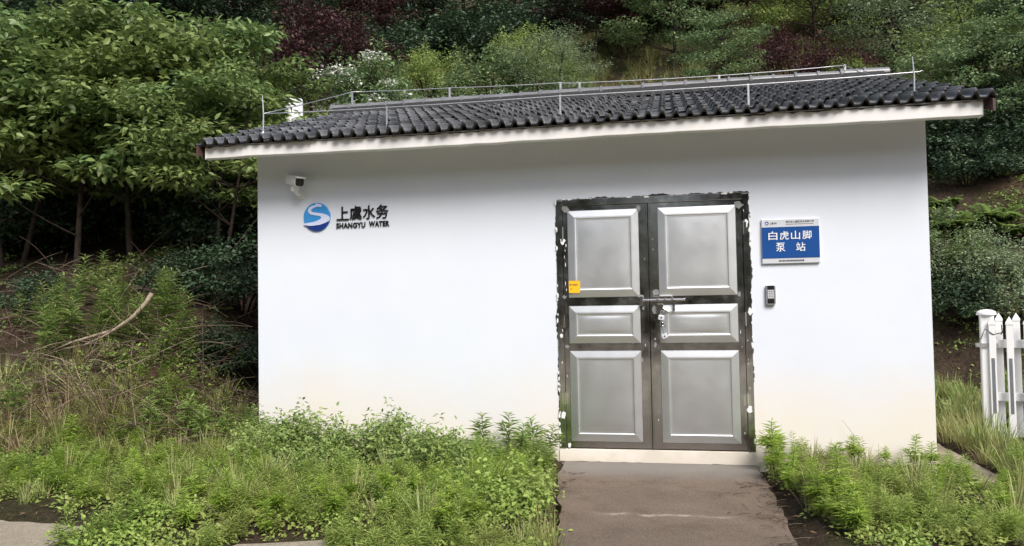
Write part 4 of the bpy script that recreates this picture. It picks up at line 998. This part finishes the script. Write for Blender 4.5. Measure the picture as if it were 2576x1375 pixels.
# ------------------------------------------------------------------ single plants one can pick out
def make_weed(seed, h, nl, L, ar, br, lm, name='weed'):
    r = rs(seed); t = thing(name, 'x', 'weed'); (V, F), (V2, F2) = t_weed(r, h, nl, L, ar, .5, br)
    npmesh('leaves', V, F, lm, t); npmesh('stem', V2, F2, MSTEM, t); return t
wk = [make_weed(161, .48, 84, .105, .17, 2, L_TIP), make_weed(162, .42, 76, .09, .16, 3, L_TIP), make_weed(163, .50, 46, .12, .20, 1, L_LUSH), make_weed(164, .62, 50, .11, .16, 1, L_LUSH)]
used = set()
def weed(k, x, y, s, lab, grp=None):
    root = wk[k]; loc = (x, y, hgt(x, y)-.02)
    if k not in used:
        used.add(k); root.location = loc; root.scale = (s, s, s); root.rotation_euler = (0, 0, x*7); root['label'] = lab
        if grp: root['group'] = grp
        return root
    return dup(root, loc, x*7, s, lab, grp, (r0.normal()*.08, r0.normal()*.08))
G1 = ('bright green leafy weed in the bed left of the concrete path', 'weeds in the bed left of the path')
G2 = ('bright green leafy weed in the bed right of the concrete path', 'weeds in the bed right of the path')
G3 = ('tall narrow-leaved weed on the bank left of the house', 'tall weeds on the left bank')
for i in range(120):
    while True:
        x, y = r0.uniform(-4.6, -.15), r0.uniform(-2.5, -.1)
        if vis_bed_left(x, y) and nz(x, y, .9, 51) > -.25: break
    weed(int(r0.integers(0, 2)), x, y, r0.uniform(.42, .72) if y < -.9 else r0.uniform(.4, .6), *G1)
for i in range(40):
    while True:
        x, y = r0.uniform(1.7, 4.2), r0.uniform(-2.3, -.08)
        if vis_bed_right(x, y): break
    weed(int(r0.integers(0, 2)), x, y, r0.uniform(.42, .70), *G2)
for x, y, s in ((-3.25, -.25, .95), (-3.5, -.35, 1.0), (-3.75, -.2, 1.05), (-3.95, -.4, .95), (-4.1, -.1, 1.0), (-3.05, -.18, .9), (-5.1, -.75, 1.1), (-5.25, -.95, 1.0)):
    weed(2, x, y, s, 'lush long-leaved weed by the left corner of the white wall', 'long-leaved weeds by the left wall corner')
for x, y, s in ((-.30, -.25, .85), (-.18, -.55, .8), (-.55, -.2, .9), (-.42, -.45, .8), (-.25, -.85, .75), (-.75, -.3, .9)):
    weed(2, x, y, s, 'long-leaved weed left of the door step', 'long-leaved weeds left of the door')
for i in range(13):
    y = -.30-.155*i; weed(i % 2, 1.70+.05*math.sin(i*2.3)+.10*max(0, -y-.5), y, .50+.05*(i*7 % 5), 'bright leafy weed in the row along the right edge of the path', 'weeds in a row along the right edge of the path')
weed(1, 1.72, -.22, 1.0, 'tallest bushy weed just right of the door step'); weed(0, 1.95, -1.75, .95, 'largest bright weed at the right edge of the path')
weed(1, 2.35, -.18, .7, 'spiky weed standing tallest against the right half of the wall'); weed(0, 2.80, -.22, .62, 'spiky weed against the wall near its right corner')
for i in range(44):
    px = r0.choice([110, 140, 170, 200, 260, 290, 300, 330, 450, 440])+r0.normal()*22; Y = r0.uniform(.4, 1.5); x = gx(px, Y)
    weed(int(3 if r0.random() < .7 else 2), x, Y, r0.uniform(.75, 1.25), *G3)
# low leafy shrubs along the foot of the wall
lw = make_shrub('low_shrub', 'x', 'shrub', 171, .42, .34, 22, 2600, .040, .5, L_LUSH, .6, smat=MREDTW)
for i, (x, y, s) in enumerate(((-2.72, -.42, 1.0), (-2.30, -.50, 1.12), (-1.90, -.42, 1.05), (-1.50, -.48, .95), (-1.15, -.42, 1.12), (-.88, -.55, .95), (-2.45, -.95, .95), (-2.05, -1.0, .9), (-1.05, -.98, .9))):
    loc = (x, y, hgt(x, y)-.03); lab = 'low leafy shrub in the row along the foot of the white wall'; grp = 'low shrubs along the foot of the wall'
    if i == 0: lw.location = loc; lw['label'] = lab; lw['group'] = grp
    else: dup(lw, loc, i*1.9, (s*1.05, s, s*(.72, 1.1, .85, 1.2, .65)[i % 5]), lab, grp)
# clover-like cushion at the left edge of the path
cu = make_shrub('clover_cushion', 'low round-leaved clover cushion spilling over the left edge of the path', 'plant', 172, .17, .42, 26, 2600, .034, .8, L_WEED, .4)
cu.location = (-.33, -1.75, hgt(-.33, -1.75)); cu.scale = (1.0, 1.25, 1)
# arched dead branch on the bank
db = thing('dead_branch', 'pale arched dead branch with a broken thick end on the bank left of the house', 'branch', (0, 0, 0))
yb = .55
pth = [at(px, py, 1, yb-.2*(i/6)) for i, (px, py) in enumerate(((382, 738), (368, 762), (335, 798), (290, 830), (235, 846), (180, 862), (120, 888)))]
m = MB(); m.tube(pth, [.024, .024, .022, .020, .016, .012, .006], 9); db.location = tuple(pth[0]); m.xf(Matrix.Translation(-Vector(pth[0]))); m.build('bough', MDEAD, db, smooth=True)
pth2 = [at(px, py, 1, yb-.1-.1*(i/5)) for i, (px, py) in enumerate(((312, 812), (270, 842), (215, 868), (150, 880), (90, 905), (30, 915)))]
m = MB(); m.tube(pth2, [.012, .013, .011, .009, .006, .004], 7); m.xf(Matrix.Translation(-Vector(pth[0]))); m.build('side_branch', MDEAD, db, smooth=True)
# ------------------------------------------------------------------ the wood across the road (seen in the steel door)
r = rs(300); a = Acc()
for i in range(170):
    x, y = r.uniform(-55, 55), r.uniform(-34, -17); z = hgt(x, y)
    c = np.array([x, y, z+r.uniform(1.2, 3.4)]); clump_leaves(a, r, c, (2.0, 2.0, 1.7), 150, .55, .5)
tag(a.build('woodland', L_DARK), 'dark woodland on the slope across the road', 'woodland', kind='stuff')
